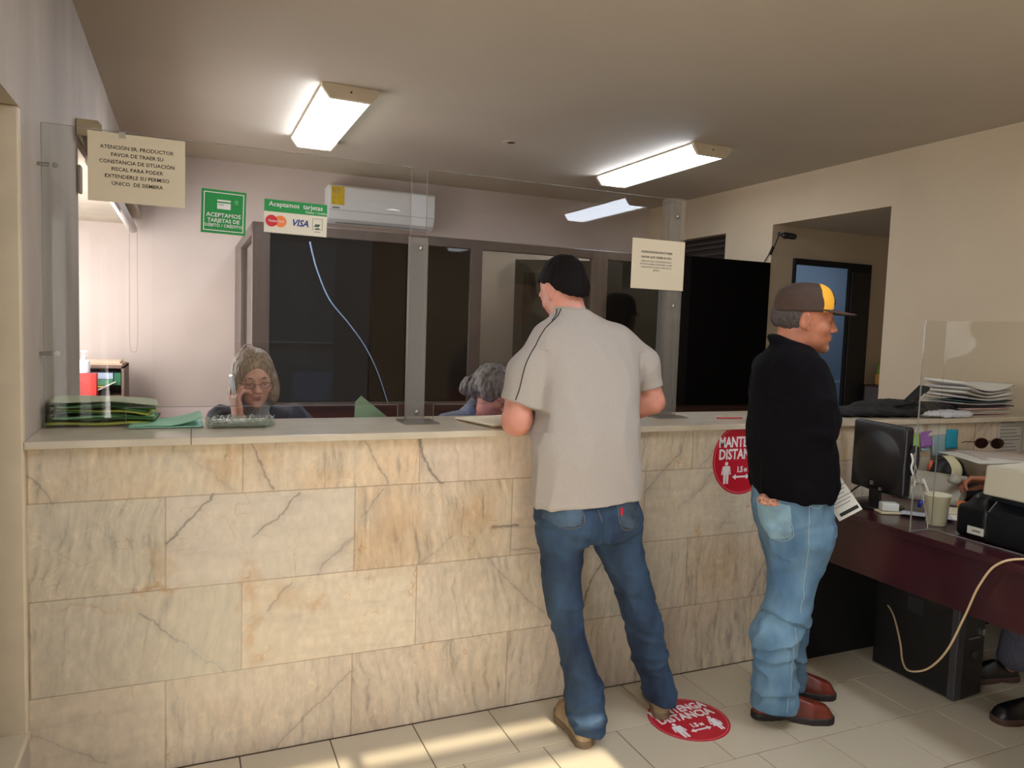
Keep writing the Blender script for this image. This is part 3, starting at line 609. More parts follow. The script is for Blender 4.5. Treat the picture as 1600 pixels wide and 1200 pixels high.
def shoe(parent, name, heel, toe, mu, ms, W=.05, tall=.075, label=None):
    heel = np.array([*heel, 0.]); toe = np.array([*toe, 0.]); L = np.linalg.norm(toe - heel); a = math.atan2(toe[1] - heel[1], toe[0] - heel[0]); R = rotz(a)
    def foot2d(gr):
        def f(X, Y, Z):
            segs = [((.042, 0), (L * .42, .004), .034, .034), ((L * .42, .004), (L * .72, 0), .034, W), ((L * .72, 0), (L - .045, -.002), W, .044)]; d = 9
            for p, q, r0, r1 in segs:
                px, py = q[0] - p[0], q[1] - p[1]; t = np.clip(((X - p[0]) * px + (Y - p[1]) * py) / (px * px + py * py), 0, 1); d = np.minimum(d, np.hypot(X - p[0] - t * px, Y - p[1] - t * py) - (r0 + (r1 - r0) * t))
            return d + gr
        return f
    f0 = foot2d(0)
    s = SDF().frame(R, heel); fs = s.local(lambda X, Y, Z: np.maximum(f0(X, Y, Z), np.abs(Z - .0145) - .0135 + .006 * np.exp(-((X - L * .42) / .03) ** 2) * (Z < .012)) )
    lo = np.minimum(heel, toe) - .07; hi = np.maximum(heel, toe) + .07; lo[2] = 0; hi[2] = .03; s.fun(fs, lo, hi, .003)
    u = SDF().frame(R, heel); f1 = foot2d(.004)
    def top(X, Y, Z):
        h = np.interp(X.ravel() / L, [0, .12, .32, .5, .72, .9, 1], [tall, tall + .02, tall + .02, .098, .078, .064, .042]).reshape(X.shape)
        zz = np.clip((Z - .02) / (h - .02), 0, 1.2); inset = .024 * zz ** 2.4
        return np.maximum(f1(X, Y, Z) + inset, np.maximum((Z - h) * .8, .018 - Z))
    hi2 = hi.copy(); hi2[2] = .13; u.fun(u.local(top), lo, hi2, .004); u.disp.append(wrinkles(.0012, 30, 4))
    o = u.obj(name, mu, parent, .005); so = s.obj('sole', ms, o, .0045); so.matrix_parent_inverse = world_mat(o).inverted() if False else Matrix.Identity(4)
    if label: o['label'] = label
    return o
def band_on(parent, obj, name, pts, r, m, off=.001, n=6, deps=None):
    """thin piping or seam laid on the surface of a garment"""
    from mathutils.bvhtree import BVHTree
    me = obj.data; b = BVHTree.FromPolygons([v.co for v in me.vertices], [p.vertices for p in me.polygons]); out = []
    for p in spline(pts, 6):
        h = b.find_nearest(Vector(p)); out.append(tuple(h[0] + h[1] * off))
    mb = MB(); mb.tube(out, r, n); o = mb.build(name, m, parent, smooth=True, world=False); return o

# ---- man leaning on the counter, seen from behind
M1_TORSO = [(.845, 2.066, -.2, .223, .128), (.96, 2.069, -.187, .219, .128), (1.055, 2.071, -.175, .215, .129), (1.149, 2.082, -.153, .213, .128), (1.243, 2.1, -.12, .215, .125), (1.339, 2.117, -.088, .219, .122), (1.437, 2.127, -.059, .222, .108), (1.487, 2.115, -.044, .195, .092), (1.523, 2.099, -.035, .148, .078), (1.56, 2.075, -.022, .088, .066), (1.582, 2.062, -.012, .068, .060)]
M1_HIP = [(.72, 2.083, -.2, .205, .115), (.779, 2.083, -.2, .219, .12), (.816, 2.077, -.2, .215, .118), (.85, 2.072, -.195, .207, .113), (.9, 2.067, -.19, .196, .104)]
M1_LL = [(.045, 2.04, -.318, .062, .088), (.122, 2.037, -.305, .067, .086), (.212, 2.033, -.278, .063, .084), (.305, 2.011, -.259, .055, .082), (.398, 1.987, -.24, .055, .081), (.49, 1.977, -.222, .064, .08), (.586, 1.965, -.215, .068, .084), (.646, 1.963, -.212, .072, .087), (.717, 1.963, -.209, .085, .091), (.80, 1.968, -.205, .096, .1)]
M1_LR = [(.055, 2.403, -.252, .056, .080), (.10, 2.402, -.245, .060, .078), (.156, 2.393, -.226, .063, .076), (.236, 2.365, -.22, .066, .077), (.339, 2.343, -.212, .070, .078), (.443, 2.312, -.204, .076, .079), (.549, 2.270, -.2, .080, .082), (.615, 2.240, -.2, .086, .086), (.694, 2.205, -.2, .098, .09), (.79, 2.175, -.2, .108, .1)]
def thin(st, q, dz=0): return [(z + dz + (.03 if i == 0 and z < .1 else 0), x, y, max(.02, a - q), max(.02, b - q)) for i, (z, x, y, a, b) in enumerate(st)]
HR1 = look(105, 30, 3); HO1 = (2.048, .030, 1.656)
s = SDF(); head(s, HR1, HO1, 1.0)
s.cap((2.062, -.010, 1.55), (2.052, .015, 1.62), .070, .066, .02); s.loft(thin(M1_TORSO[1:-2], .024), k=.03); s.loft(thin(M1_HIP[:-1], .03), k=.02)
s.loft(thin(M1_LL, .02), k=.02); s.loft(thin(M1_LR, .02), k=.02); s.cap((2.03, -.28, .04), (2.045, -.19, .036), .022); s.cap((2.40, -.23, .04), (2.44, -.15, .036), .022)
s.chain([(1.94, -.045, 1.42), (1.838, -.068, 1.27), (1.820, -.085, 1.152)], [.046, .053, .055], .02); s.chain([(1.820, -.085, 1.152), (1.90, .03, 1.162), (1.985, .145, 1.150)], [.057, .052, .034], .015)
s.chain([(2.30, -.05, 1.42), (2.395, -.06, 1.33), (2.437, -.062, 1.215)], [.050, .050, .046], .02); s.chain([(2.437, -.062, 1.215), (2.345, .01, 1.165), (2.235, .125, 1.148)], [.048, .047, .030], .015)
hand(s, look(40, 12), (1.99, .15, 1.145), (35, 45, 50, 55), side=-1); hand(s, look(140, 10), (2.23, .138, 1.148), (25, 30, 35, 40), side=1)
m1 = s.obj('person', SKINR, None, .0075, fine=[[(1.94, 2.17, .0032)], [(-.09, .16, .0034)], [(1.56, 1.80, .0032), (1.1, 1.2, .0045)]])
tag(m1, 'man seen from behind in a pale grey t-shirt and blue jeans leaning on the counter', 'person')
s = SDF().frame(HR1, HO1); s.ell((0, -.016, .034), (.084, .105, .094), .01); s.ell((0, -.060, -.028), (.068, .052, .066), .03)
f = s.local(lambda X, Y, Z: np.maximum(np.maximum(-.088 - .25 * (Y + .08) - Z, 1.25 * Y + .012 - Z - .02 * (Y > .05)), -1)); s.fun(lambda X, Y, Z, f=f: f(X, Y, Z), (1.8, -.2, 1.5), (2.3, .3, 1.9), .012, 'i')
for q in (-1, 1): s.ell((q * .086, -.004, -.018), (.02, .024, .036), .008, 's')
s.frame(); s.disp += [lambda p: .0030 * vnoise(p * np.array([1, 1, .45]), 75, 3) + .0018 * vnoise(p, 160, 4)]
HAIRD = mat('dark_hair', (15, 10, 9), .75, spec=.15, var=.2, vscale=120, stretch=(1, 1, .25), bump=.35, bscale=220)
s.obj('hair', HAIRD, m1, .0035)
def fit(o): o.matrix_parent_inverse = world_mat(m1).inverted()
# t-shirt
s = SDF(); s.loft(M1_TORSO, k=.02, pw=2.3, rnd=.012)
s.chain([(1.955, -.045, 1.460), (1.868, -.062, 1.33), (1.822, -.076, 1.17)], [.062, .068, .078], .045)
s.chain([(2.26, -.045, 1.462), (2.372, -.056, 1.37), (2.432, -.062, 1.21)], [.062, .062, .062], .05)
s.fun(lambda X, Y, Z: 1.212 + .10 * (X - 1.83) * -2.2 - Z + 9 * (X > 1.875) * (Y > -2) * 0 + np.where(X > 1.872, -1, 0), (1.7, -.2, 1.0), (1.873, .1, 1.2), .004, 'u') if False else None
s.box((1.79, -.075, 1.13), (.085, .13, .092), .004, .004, 's', eul(0, R_(20), 0)); s.box((2.468, -.06, 1.20), (.105, .13, .085), .004, .004, 's', eul(0, R_(-15), 0)); s.box((2.07, -.2, .805), (.30, .2, .058), .004, .004, 's', eul(0, R_(-4), 0))
s.ell((2.056, .03, 1.605), (.062, .075, .035), .008, 's', eul(R_(20), 0, 0))
s.disp += [wrinkles(.0065, 7, 11, (1, 1, .32), ([.85, 1.1, 1.4, 1.5], [1, .8, .7, .3])),
           lambda p: .005 * np.exp(-((p[:, 0] - 1.895 - .10 * (p[:, 2] - 1.3)) / .012) ** 2) * ((p[:, 2] > 1.12) & (p[:, 2] < 1.42)) * (p[:, 1] < -.1),
           lambda p: .005 * np.exp(-((p[:, 0] - 2.325 + .02 * np.sin(p[:, 2] * 20)) / .012) ** 2) * ((p[:, 2] > 1.2) & (p[:, 2] < 1.42)) * (p[:, 1] < -.08),
           lambda p: -.0025 * np.exp(-((p[:, 2] - .866) / .006) ** 2)]
TEE = mat('heather_grey_jersey', (168, 158, 148), .9, var=.02, vscale=200, bump=.06, bscale=500, sheen=.1)
tee = s.obj('t_shirt', TEE, m1, .0052)
PIPE = mat('black_piping', (32, 28, 30), .8)
def child_tube(name, pts, r, m, root, on): 
    off = np.array(root.location) + np.array(on.location) * 0
    o = band_on(root, on, name, [tuple(np.array(p)) for p in pts], r, m); o.parent = root; o.matrix_parent_inverse = on.matrix_parent_inverse.copy(); return o
child_tube('piping', [(2.005, -.05, 1.575), (1.955, -.08, 1.53), (1.89, -.10, 1.47), (1.838, -.12, 1.38), (1.80, -.14, 1.28), (1.785, -.14, 1.235)], .0022, PIPE, m1, tee)
child_tube('piping', [(2.0, -.02, 1.585), (1.97, -.06, 1.558), (1.955, -.075, 1.535)], .0020, PIPE, m1, tee)
child_tube('neckband', [(1.99, .0, 1.578), (2.0, -.045, 1.585), (2.05, -.085, 1.588), (2.10, -.06, 1.585), (2.125, .0, 1.578)], .006, TEE, m1, tee)
def patch(root, on, name, poly, uv, nd, off, m):
    """a sewn-on piece: the faces of the garment inside an outline, lifted off the cloth"""
    me = on.data; V = np.array([v.co[:] for v in me.vertices]); N = np.array([v.normal[:] for v in me.vertices]); F = np.array([p.vertices[:] for p in me.polygons]); W_ = V + np.array(world_mat(on).translation)
    c = W_[F].mean(1); u, z = uv(c); ins = np.zeros(len(F), bool); n = len(poly)
    for i in range(n):
        (a, b), (c_, d) = poly[i], poly[(i + 1) % n]; cr_ = ((b > z) != (d > z)) & (u < (c_ - a) * (z - b) / (d - b + 1e-9) + a); ins ^= cr_
    ins &= (N[F].mean(1) @ nd) > .15; F = F[ins]
    if len(F) == 0: return None
    k, inv = np.unique(F, return_inverse=True); Fn = inv.reshape(F.shape); P = V[k] + N[k] * off; m2_ = len(k)
    FF = [tuple(f) for f in Fn]; E = {}
    for f in Fn:
        for i in range(4):
            a, b = f[i], f[(i + 1) % 4]; E[(a, b)] = E.get((a, b), 0) + 1
    P2 = np.concatenate([P, V[k]]); FF += [(b, a, a + m2_, b + m2_) for (a, b) in E if (b, a) not in E]
    o = mesh_obj(name, P2, FF, m, root, True, False); o.matrix_parent_inverse = on.matrix_parent_inverse.copy(); return o
# jeans
DENIM = mat('dark_blue_denim', (15, 28, 54), .85, var=.5, vscale=8, stretch=(1, 1, .45), bump=.15, bscale=600, rgb2=(54, 80, 106), detail=9)
s = SDF(); s.loft(M1_HIP, k=.02, pw=2.4, rnd=.008); s.loft(M1_LL, k=.025, rnd=.006); s.loft(M1_LR, k=.025, rnd=.006)
s.ell((1.99, -.255, .80), (.085, .075, .085), .03); s.ell((2.17, -.255, .80), (.085, .075, .085), .03)
s.disp += [wrinkles(.0075, 8, 21, (1, 1, 1.6), ([0, .25, .45, .8], [1.3, .9, 1, .6])),
           crease(2.03, -.3, .17, .55, .010, -.007, 0, .13), crease(2.03, -.3, .225, -.4, .010, -.006, 0, .13), crease(2.38, -.23, .22, .4, .012, -.006, 0, .13), crease(2.37, -.23, .30, -.35, .012, -.005, 0, .13),
           crease(1.975, -.22, .42, .2, .012, .005, 0, .12), crease(2.30, -.2, .47, -.3, .012, .005, 0, .12), crease(2.0, -.2, .735, -.35, .012, .006, 0, .15), crease(2.16, -.2, .70, .5, .012, .006, 0, .15),
           lambda p: .008 * np.exp(-((p[:, 0] - 2.083) / .010) ** 2) * (p[:, 1] < -.2) * np.clip((.86 - p[:, 2]) / .1, 0, 1) * (p[:, 2] > .68)]
jeans = s.obj('jeans', DENIM, m1, .0052)
SEAM = mat('denim_seam', (120, 112, 100), .9); SEAMB = mat('denim_seam_dark', (30, 48, 82), .9)
M1P = ([(1.827, .900), (1.836, .834), (1.901, .795), (1.98, .807), (1.985, .872)], [(2.128, .880), (2.138, .791), (2.185, .773), (2.223, .801), (2.215, .886)])
for q in M1P: patch(m1, jeans, 'back_pocket', q, lambda P: (P[:, 0], P[:, 2]), np.array([0, -1, 0]), .0022, mat('faded_denim', (62, 78, 94), .85, var=.35, vscale=10, bump=.15, bscale=600))
for nm, P in (('stitching', [(2.058, -.35, .868), (2.066, -.35, .84), (2.072, -.35, .81)]),
              ('stitching', [(x, -.33, z) for x, z in M1P[0]]), ('stitching', [(x, -.33, z) for x, z in M1P[1]])):
    child_tube(nm, P, .0011, SEAM, m1, jeans)
mb = MB(); mb.box(2.128, 2.137, -.343, -.338, .835, .862); mb.build('red_tab', mat('red_tab', (190, 25, 45), .7), m1, world=True)
SUEDE = mat('tan_suede', (150, 128, 98), .85, var=.12, vscale=20, bump=.1, bscale=120); SOLE = mat('brown_sole', (112, 92, 72), .8)
shoe(m1, 'shoe', (2.004, -.392), (2.045, -.10), SUEDE, SOLE, .054, .058)
shoe(m1, 'shoe', (2.376, -.318), (2.50, -.06), SUEDE, SOLE, .052, .058)

# ---- man in the cap, standing in profile
A2 = -22
M2_TORSO = [(.885, 2.862, -.42, .138, .195), (.955, 2.855, -.42, .156, .2), (1.019, 2.847, -.42, .160, .205), (1.12, 2.826, -.42, .150, .208), (1.219, 2.822, -.42, .146, .21), (1.318, 2.816, -.42, .135, .205), (1.385, 2.806, -.42, .116, .190), (1.428, 2.804, -.42, .094, .155), (1.456, 2.808, -.415, .074, .11), (1.472, 2.812, -.41, .060, .07)]
M2_HIP = [(.60, 2.905, -.41, .08, .15), (.682, 2.895, -.41, .112, .165), (.734, 2.888, -.41, .130, .172), (.813, 2.87, -.41, .142, .175), (.851, 2.865, -.41, .143, .175), (.93, 2.862, -.41, .135, .17)]
M2_LN = [(.062, 2.785, -.47, .083, .082), (.10, 2.783, -.47, .085, .082), (.206, 2.772, -.47, .077, .082), (.283, 2.768, -.47, .075, .083), (.332, 2.772, -.47, .087, .085), (.37, 2.778, -.47, .092, .085), (.434, 2.808, -.47, .086, .085), (.478, 2.822, -.47, .088, .085), (.553, 2.836, -.47, .092, .088), (.629, 2.850, -.47, .104, .09), (.706, 2.85, -.48, .122, .092), (.78, 2.848, -.48, .13, .09)]
M2_LF = [(.050, 3.01, -.33, .056, .07), (.078, 3.006, -.33, .056, .07), (.162, 2.998, -.33, .054, .07), (.273, 2.992, -.33, .057, .072), (.351, 2.99, -.33, .066, .075), (.405, 2.985, -.33, .078, .078), (.487, 2.965, -.335, .088, .08), (.568, 2.95, -.34, .094, .085), (.649, 2.935, -.34, .1, .09), (.74, 2.92, -.34, .11, .09)]
HR2 = look(-37, 3); HO2 = (2.864, -.42, 1.568)
s = SDF(); head(s, HR2, HO2, 1.03, nose=1.0)
s.frame(HR2, HO2); s.cap((0, -.028, -.05), (0, -.045, -.13), .060, .066, .025); s.frame()
s.loft(thin(M2_TORSO[:-2], .025), A2, k=.03); s.loft(thin(M2_HIP, .02), A2, k=.02); s.loft(thin(M2_LN, .02), A2, k=.02); s.loft(thin(M2_LF, .02), A2, k=.02)
s.cap((2.80, -.44, .04), (2.92, -.50, .036), .022); s.cap((3.0, -.30, .04), (3.1, -.355, .036), .022)
s.chain([(2.75, -.555, 1.37), (2.80, -.575, 1.165)], [.045, .04], .02); s.chain([(2.80, -.575, 1.165), (2.90, -.50, 1.225)], [.046, .032], .02)
s.chain([(2.86, -.27, 1.37), (2.92, -.25, 1.10), (3.04, -.36, .93)], [.05, .045, .033], .02)
hand(s, look(80, -30) @ eul(0, R_(80), 0), (2.895, -.495, 1.235), (60, 70, 75, 80), side=-1, sc=.88)
hand(s, look(-40, 45) @ eul(0, R_(90), 0), (3.045, -.365, .925), (35, 40, 45, 50), side=1, sc=.95)
m2 = s.obj('person', SKINT, None, .0075, fine=[[(2.74, 3.02, .0032)], [(-.56, -.30, .0034)], [(1.42, 1.72, .0032)]])
tag(m2, 'man in profile with a brown and yellow cap, black sweater and light blue jeans', 'person')
s = SDF(); s.loft(M2_TORSO, A2, k=.02, pw=2.2, rnd=.012)
s.chain([(2.745, -.555, 1.375), (2.77, -.580, 1.26), (2.80, -.575, 1.165)], [.066, .064, .060], .035); s.chain([(2.80, -.575, 1.165), (2.86, -.54, 1.185), (2.925, -.49, 1.205)], [.060, .056, .046], .03)
s.chain([(2.85, -.27, 1.37), (2.92, -.25, 1.12), (3.01, -.34, .97)], [.068, .062, .046], .03)
s.frame(look(-35, 27), (2.822, -.400, 1.470)); s.ell((0, 0, -.012), (.082, .092, .030), .03); s.ell((0, .008, .030), (.062, .076, .026), .004, 's'); s.frame()
s.disp += [wrinkles(.009, 8, 31, (1, 1, .8), ([.85, 1.1, 1.4, 1.5], [1.2, 1, .8, .2]))]
s.obj('sweater', mat('black_knit', (11, 9, 13), .95, bump=.15, bscale=300, spec=.12), m2, .0056)
# hair round the back and sides under the cap
s = SDF().frame(HR2, HO2); s.ell((0, -.022, .012), (.082, .104, .084), .01); f = s.local(lambda X, Y, Z: np.maximum(np.maximum(-.060 - Z - .25 * Y, Z - .055), Y + .010 - .35 * Z)); s.fun(f, (2.6, -.7, 1.4), (3.1, -.1, 1.8), .012, 'i')
for q in (-1, 1): s.ell((q * .084, -.004, -.016), (.02, .022, .036), .008, 's')
s.disp += [lambda p: .0022 * vnoise(p * np.array([1, 1, .5]), 90, 3)]
s.obj('hair', mat('greying_hair', (46, 36, 34), .7, var=.35, vscale=140, bump=.3, bscale=240, rgb2=(82, 72, 68)), m2, .0036)
# goatee and brows, eyes
STUB = mat('grey_stubble', (138, 104, 86), .9, var=.15, vscale=200)
s = SDF().frame(HR2, HO2); s.ell((0, .084, -.106), (.026, .017, .019), .01); s.ell((0, .098, -.0565), (.024, .0085, .0045), .006)
s.frame(); s.disp += [lambda p: .0012 * vnoise(p, 220, 3)]; s.obj('goatee', STUB, m2, .0026)
def face_bits(root, R, o, sc, brow, closed=False, lip=(160, 86, 76), iris=(60, 40, 28)):
    bm = mat('brow_%d' % brow[0], brow, .9); o = np.array(o)
    for q in (-1, 1):
        e = SDF().frame(R, o); e.chain([tuple(sc * np.array(v)) for v in ((q * .014, .0945, .0215), (q * .032, .0945, .0265), (q * .048, .084, .0215))], [.0022 * sc, .0028 * sc, .0014 * sc], .003); e.obj('eyebrow', bm, root, .002)
        if closed:
            e = SDF().frame(R, o); e.chain([tuple(sc * np.array(v)) for v in ((q * .019, .0885, -.002), (q * .032, .0925, -.0055), (q * .045, .085, -.002))], [.0012 * sc, .0016 * sc, .0012 * sc], .002); e.obj('eyelash', mat('eyelash', (40, 28, 24), .8), root, .0016)
        else:
            e = MB(); c = R @ (sc * np.array([q * .032, .0785, .003])) + o; n = 10
            e.lathe([(.0115 * sc * math.sin(math.pi * i / n) + 1e-5, -.0115 * sc * math.cos(math.pi * i / n)) for i in range(n + 1)], 16, R=R @ eul(R_(-90), 0, 0), o=c)
            ob = e.build('eye', mat('eye_white', (215, 205, 198), .2), root, smooth=True, world=True)
            e = MB(); e.lathe([(1e-5, .0116 * sc), (.004 * sc, .0112 * sc), (.0055 * sc, .0105 * sc), (.0056 * sc, .0095 * sc)], 14, R=R @ eul(R_(-90), 0, 0), o=c); io = e.build('iris', mat('iris', iris, .2), ob, smooth=True, world=False)
    e = SDF().frame(R, o); e.ell((0, .0955 * sc, -.0605 * sc), (.0205 * sc, .0085 * sc, .0038 * sc), .003); e.ell((0, .0945 * sc, -.0705 * sc), (.0175 * sc, .0085 * sc, .0045 * sc), .003); e.ell((0, .107 * sc, -.0655 * sc), (.024 * sc, .010 * sc, .0012 * sc), .002, 's'); e.obj('lips', mat('lips_%d' % lip[0], lip, .5), root, .0018)
face_bits(m2, HR2, HO2, 1.03, (70, 56, 50), lip=(150, 88, 74))
# cap
CAPB = mat('brown_cap_cloth', (66, 48, 38), .85, var=.05, vscale=40, bump=.1, bscale=400); CAPY = mat('yellow_cap_cloth', (240, 172, 42), .8, bump=.1, bscale=400)
CR = HR2 @ eul(R_(-4), 0, 0)
def crown(grow, s, f_extra=None):
    def f(X, Y, Z):
        z = Z - .042; zz = np.maximum(z, 0); pw = 2.6; a, b, c = .089 + grow, .1085 + grow, .098 + grow
        zf = zz / c * (1 - .10 * np.clip(Y / .1, -1, 1)); n = ((np.abs(X / a)) ** 2.2 + (np.abs((Y + .014) / b)) ** 2.2) ** (pw / 2.2) + np.abs(zf) ** pw
        d = (n ** (1 / pw) - 1) * .09
        d = np.maximum(d, (.016 - .0 * Y) + .22 * (Y + .1) * .5 - Z)
        return d if f_extra is None else np.maximum(d, f_extra(X, Y, Z))
    return s.local(f)
s = SDF().frame(CR, HO2); s.fun(crown(0, s), (2.6, -.7, 1.55), (3.15, -.15, 1.76), .003); s.ell((0, -.013, .134), (.008, .008, .006), .004)
s.disp += [lambda p: .0]
cp_ = s.obj('cap', CAPB, m2, .004)
s = SDF().frame(CR, HO2); s.fun(crown(.0012, s, lambda X, Y, Z: np.maximum(.024 + .25 * np.maximum(Z - .05, 0) * 0 + .012 * np.sin((Z - .03) * 30) - Y, np.abs(X) - .075)), (2.6, -.7, 1.55), (3.15, -.15, 1.76), .002)
pn = s.obj('front_panel', CAPY, m2, .004); 
s = SDF().frame(CR, HO2)
def brim(X, Y, Z):
    d2 = np.sqrt((X / .083) ** 2 + ((Y - .060) / .120) ** 2); zc = .049 - .07 * (Y - .08) - 1.9 * X ** 2
    return np.maximum(np.maximum((d2 - 1) * .08, np.abs(Z - zc) - .0028), .045 - Y)
s.fun(s.local(brim), (2.75, -.75, 1.5), (3.2, -.2, 1.7), .003); s.obj('brim', CAPB, m2, .0032)
mb = MB(); RE = CR @ FACE @ np.array([[-1, 0, 0], [0, 1, 0], [0, 0, -1.]]) 
s = SDF().frame(CR, HO2); s.chain([(-.016, .088, .085), (-.020, .080, .108), (0, .078, .116), (.018, .082, .105), (.008, .088, .092)], [.0045] * 5, .002); s.chain([(.0, .096, .070), (.014, .094, .078), (.018, .088, .092)], [.004] * 3, .002); s.obj('cap_emblem', mat('emblem_brown', (74, 48, 30), .8), m2, .0026)
# jeans
DENIML = mat('light_blue_denim', (66, 100, 132), .85, var=.3, vscale=9, stretch=(1, 1, .5), bump=.15, bscale=600, rgb2=(116, 150, 172), detail=9)
s = SDF(); s.loft(M2_HIP, A2, k=.02, pw=2.3, rnd=.008); s.loft(M2_LN, A2, k=.03, rnd=.006); s.loft(M2_LF, A2, k=.02, rnd=.006)
def stack(cx, cy, zs, up, dn, amp):
    def g(p):
        m = (np.hypot(p[:, 0] - cx, p[:, 1] - cy) < .15); u = (p[:, 0] - cx); out = 0
        for z, sl in zs:
            h = p[:, 2] - z - sl * u - .008 * np.sin(u * 40 + z * 30); out = out - amp * np.exp(-(np.clip(h, 0, 1) / up) ** 2) * (h >= 0) + amp * .9 * np.exp(-(h / dn) ** 2) * (h < 0)
        return out * m
    return g
s.disp += [wrinkles(.008, 8, 41, (1, 1, 1.5), ([0, .3, .5, .9], [1.1, 1.2, 1, .6])), stack(2.79, -.47, [(.425, -.5), (.285, .10), (.155, .25), (.36, .5)], .028, .010, .0085), stack(3.0, -.33, [(.33, .2), (.18, -.2)], .028, .010, .006)]
j2 = s.obj('jeans', DENIML, m2, .0052)
SEAML = mat('light_denim_stitch', (176, 186, 184), .9); 
def V2(u, z, off=.15): return (2.85 + .71 * u - .70 * off, -.42 - .70 * u - .71 * off, z)
for P in ([V2(.066, .893), V2(.076, .739), V2(.078, .543), V2(.070, .47)], [V2(.050, .415), V2(.042, .30), V2(.037, .148), V2(.036, .08)]): child_tube('stitching', P, .0009, SEAML, m2, j2)
PK = [(-.123, .872), (-.110, .80), (-.098, .769), (-.055, .731), (.015, .752), (.008, .82), (.002, .878)]
patch(m2, j2, 'back_pocket', PK, lambda P: ((P[:, 0] - 2.85) * .71 - (P[:, 1] + .42) * .70, P[:, 2]), np.array([-.70, -.71, 0]), .003, mat('pale_denim', (124, 154, 170), .85, var=.2, vscale=9, bump=.15, bscale=600))
for P in ([V2(*q) for q in PK], [V2(-.123, .872), V2(-.06, .868), V2(.002, .878)], [V2(.067, .880), V2(.10, .872), V2(.135, .885)]): child_tube('stitching', P, .0009, SEAML, m2, j2)
s = SDF(); s.ell((2.708, -.470, .876), (.044, .020, .014), .01, Rl=rotz(R_(-42))); s.ell((2.686, -.452, .889), (.02, .016, .014), .01); s.disp += [lambda p: .006 * vnoise(p, 60, 3)]
s.obj('handkerchief', mat('orange_cloth', (120, 62, 48), .9, var=.25, vscale=90, rgb2=(232, 176, 148)), m2, .004)
LEA = mat('oxblood_leather', (104, 42, 28), .4, var=.18, vscale=14, bump=.06, bscale=60); SOLEB = mat('black_sole', (34, 28, 27), .6)
shoe(m2, 'shoe', (2.725, -.40), (3.022, -.545), LEA, SOLEB, .05)
shoe(m2, 'shoe', (2.955, -.275), (3.185, -.405), LEA, SOLEB, .05)
# ---- clerk on the phone
HR3 = look(-86, 13, -3); HO3 = (.957, .77, 1.246)
s = SDF(); head(s, HR3, HO3, .96, female=True)
s.cap((.965, .80, 1.16), (.985, .86, 1.05), .050, .058, .02); s.loft([(.46, .99, .95, .17, .13), (.7, .99, .93, .15, .11), (.9, .988, .91, .17, .11), (1.02, .985, .89, .18, .10), (1.075, .985, .88, .12, .07)], 2, k=.03)
s.cap((.90, .92, .52), (.88, .62, .50), .075, .06, .03); s.cap((1.08, .92, .52), (1.10, .62, .50), .075, .06, .03); s.cap((.88, .62, .50), (.88, .66, .06), .055, .035, .02); s.cap((1.10, .62, .50), (1.10, .66, .06), .055, .035, .02)
s.chain([(.80, .87, 1.02), (.80, .74, .86), (.898, .715, 1.075)], [.045, .038, .026], .02); s.chain([(1.165, .87, 1.02), (1.27, .80, .90), (1.345, .60, 1.03)], [.045, .038, .026], .02)
Yh = np.array([-.17, -.02, .98]); Yh /= np.linalg.norm(Yh); Zh = np.array([-.93, -.38, -.17]); Zh -= Yh * (Zh @ Yh); Zh /= np.linalg.norm(Zh); RH = np.stack([np.cross(Yh, Zh), Yh, Zh], 1)
hand(s, RH, (.892, .705, 1.075), (18, 26, 34, 42), side=-1, sc=1.04, thumb=(30, 15), bend=1.25)
hand(s, look(-70, -25, 20), (1.345, .60, 1.035), (30, 35, 40, 45), side=1, sc=.85)
w1 = s.obj('person', mat('skin_fair', (222, 166, 144), .5, var=.04, vscale=30, sss=.15), None, .0075, fine=[[(.82, 1.06, .003)], [(.62, .88, .0032)], [(1.06, 1.36, .003)]])
tag(w1, 'seated clerk with ash blonde bob and glasses holding a phone to her ear', 'person')
s = SDF().frame(HR3, HO3); s.ell((.002, -.022, .030), (.088, .106, .096), .01)
for q in (-1, 1): s.ell((q * .074, .008, -.048), (.030, .056, .078), .02); s.ell((q * .070, -.035, -.075), (.032, .05, .055), .02)
s.ell((0, -.065, -.05), (.082, .05, .08), .03); s.ell((.004, .098, -.042), (.060, .082, .104), .006, 's'); s.ell((-.008, .125, .026), (.052, .07, .050), .012, 's')
s.ell((0, 0, -.17), (.075, .09, .05), .02, 's'); s.frame()
s.disp += [lambda p: .0018 * vnoise(p * np.array([1, 1, .12]), 100, 3) + .0012 * vnoise(p * np.array([1, 1, .2]), 190, 5)]
s.obj('hair', mat('ash_blonde_hair', (112, 88, 68), .45, var=.4, vscale=110, stretch=(1, 1, .15), bump=.5, bscale=160, rgb2=(186, 158, 128)), w1, .0034)
face_bits(w1, HR3, HO3, .96, (108, 80, 60), closed=True, lip=(150, 84, 78))
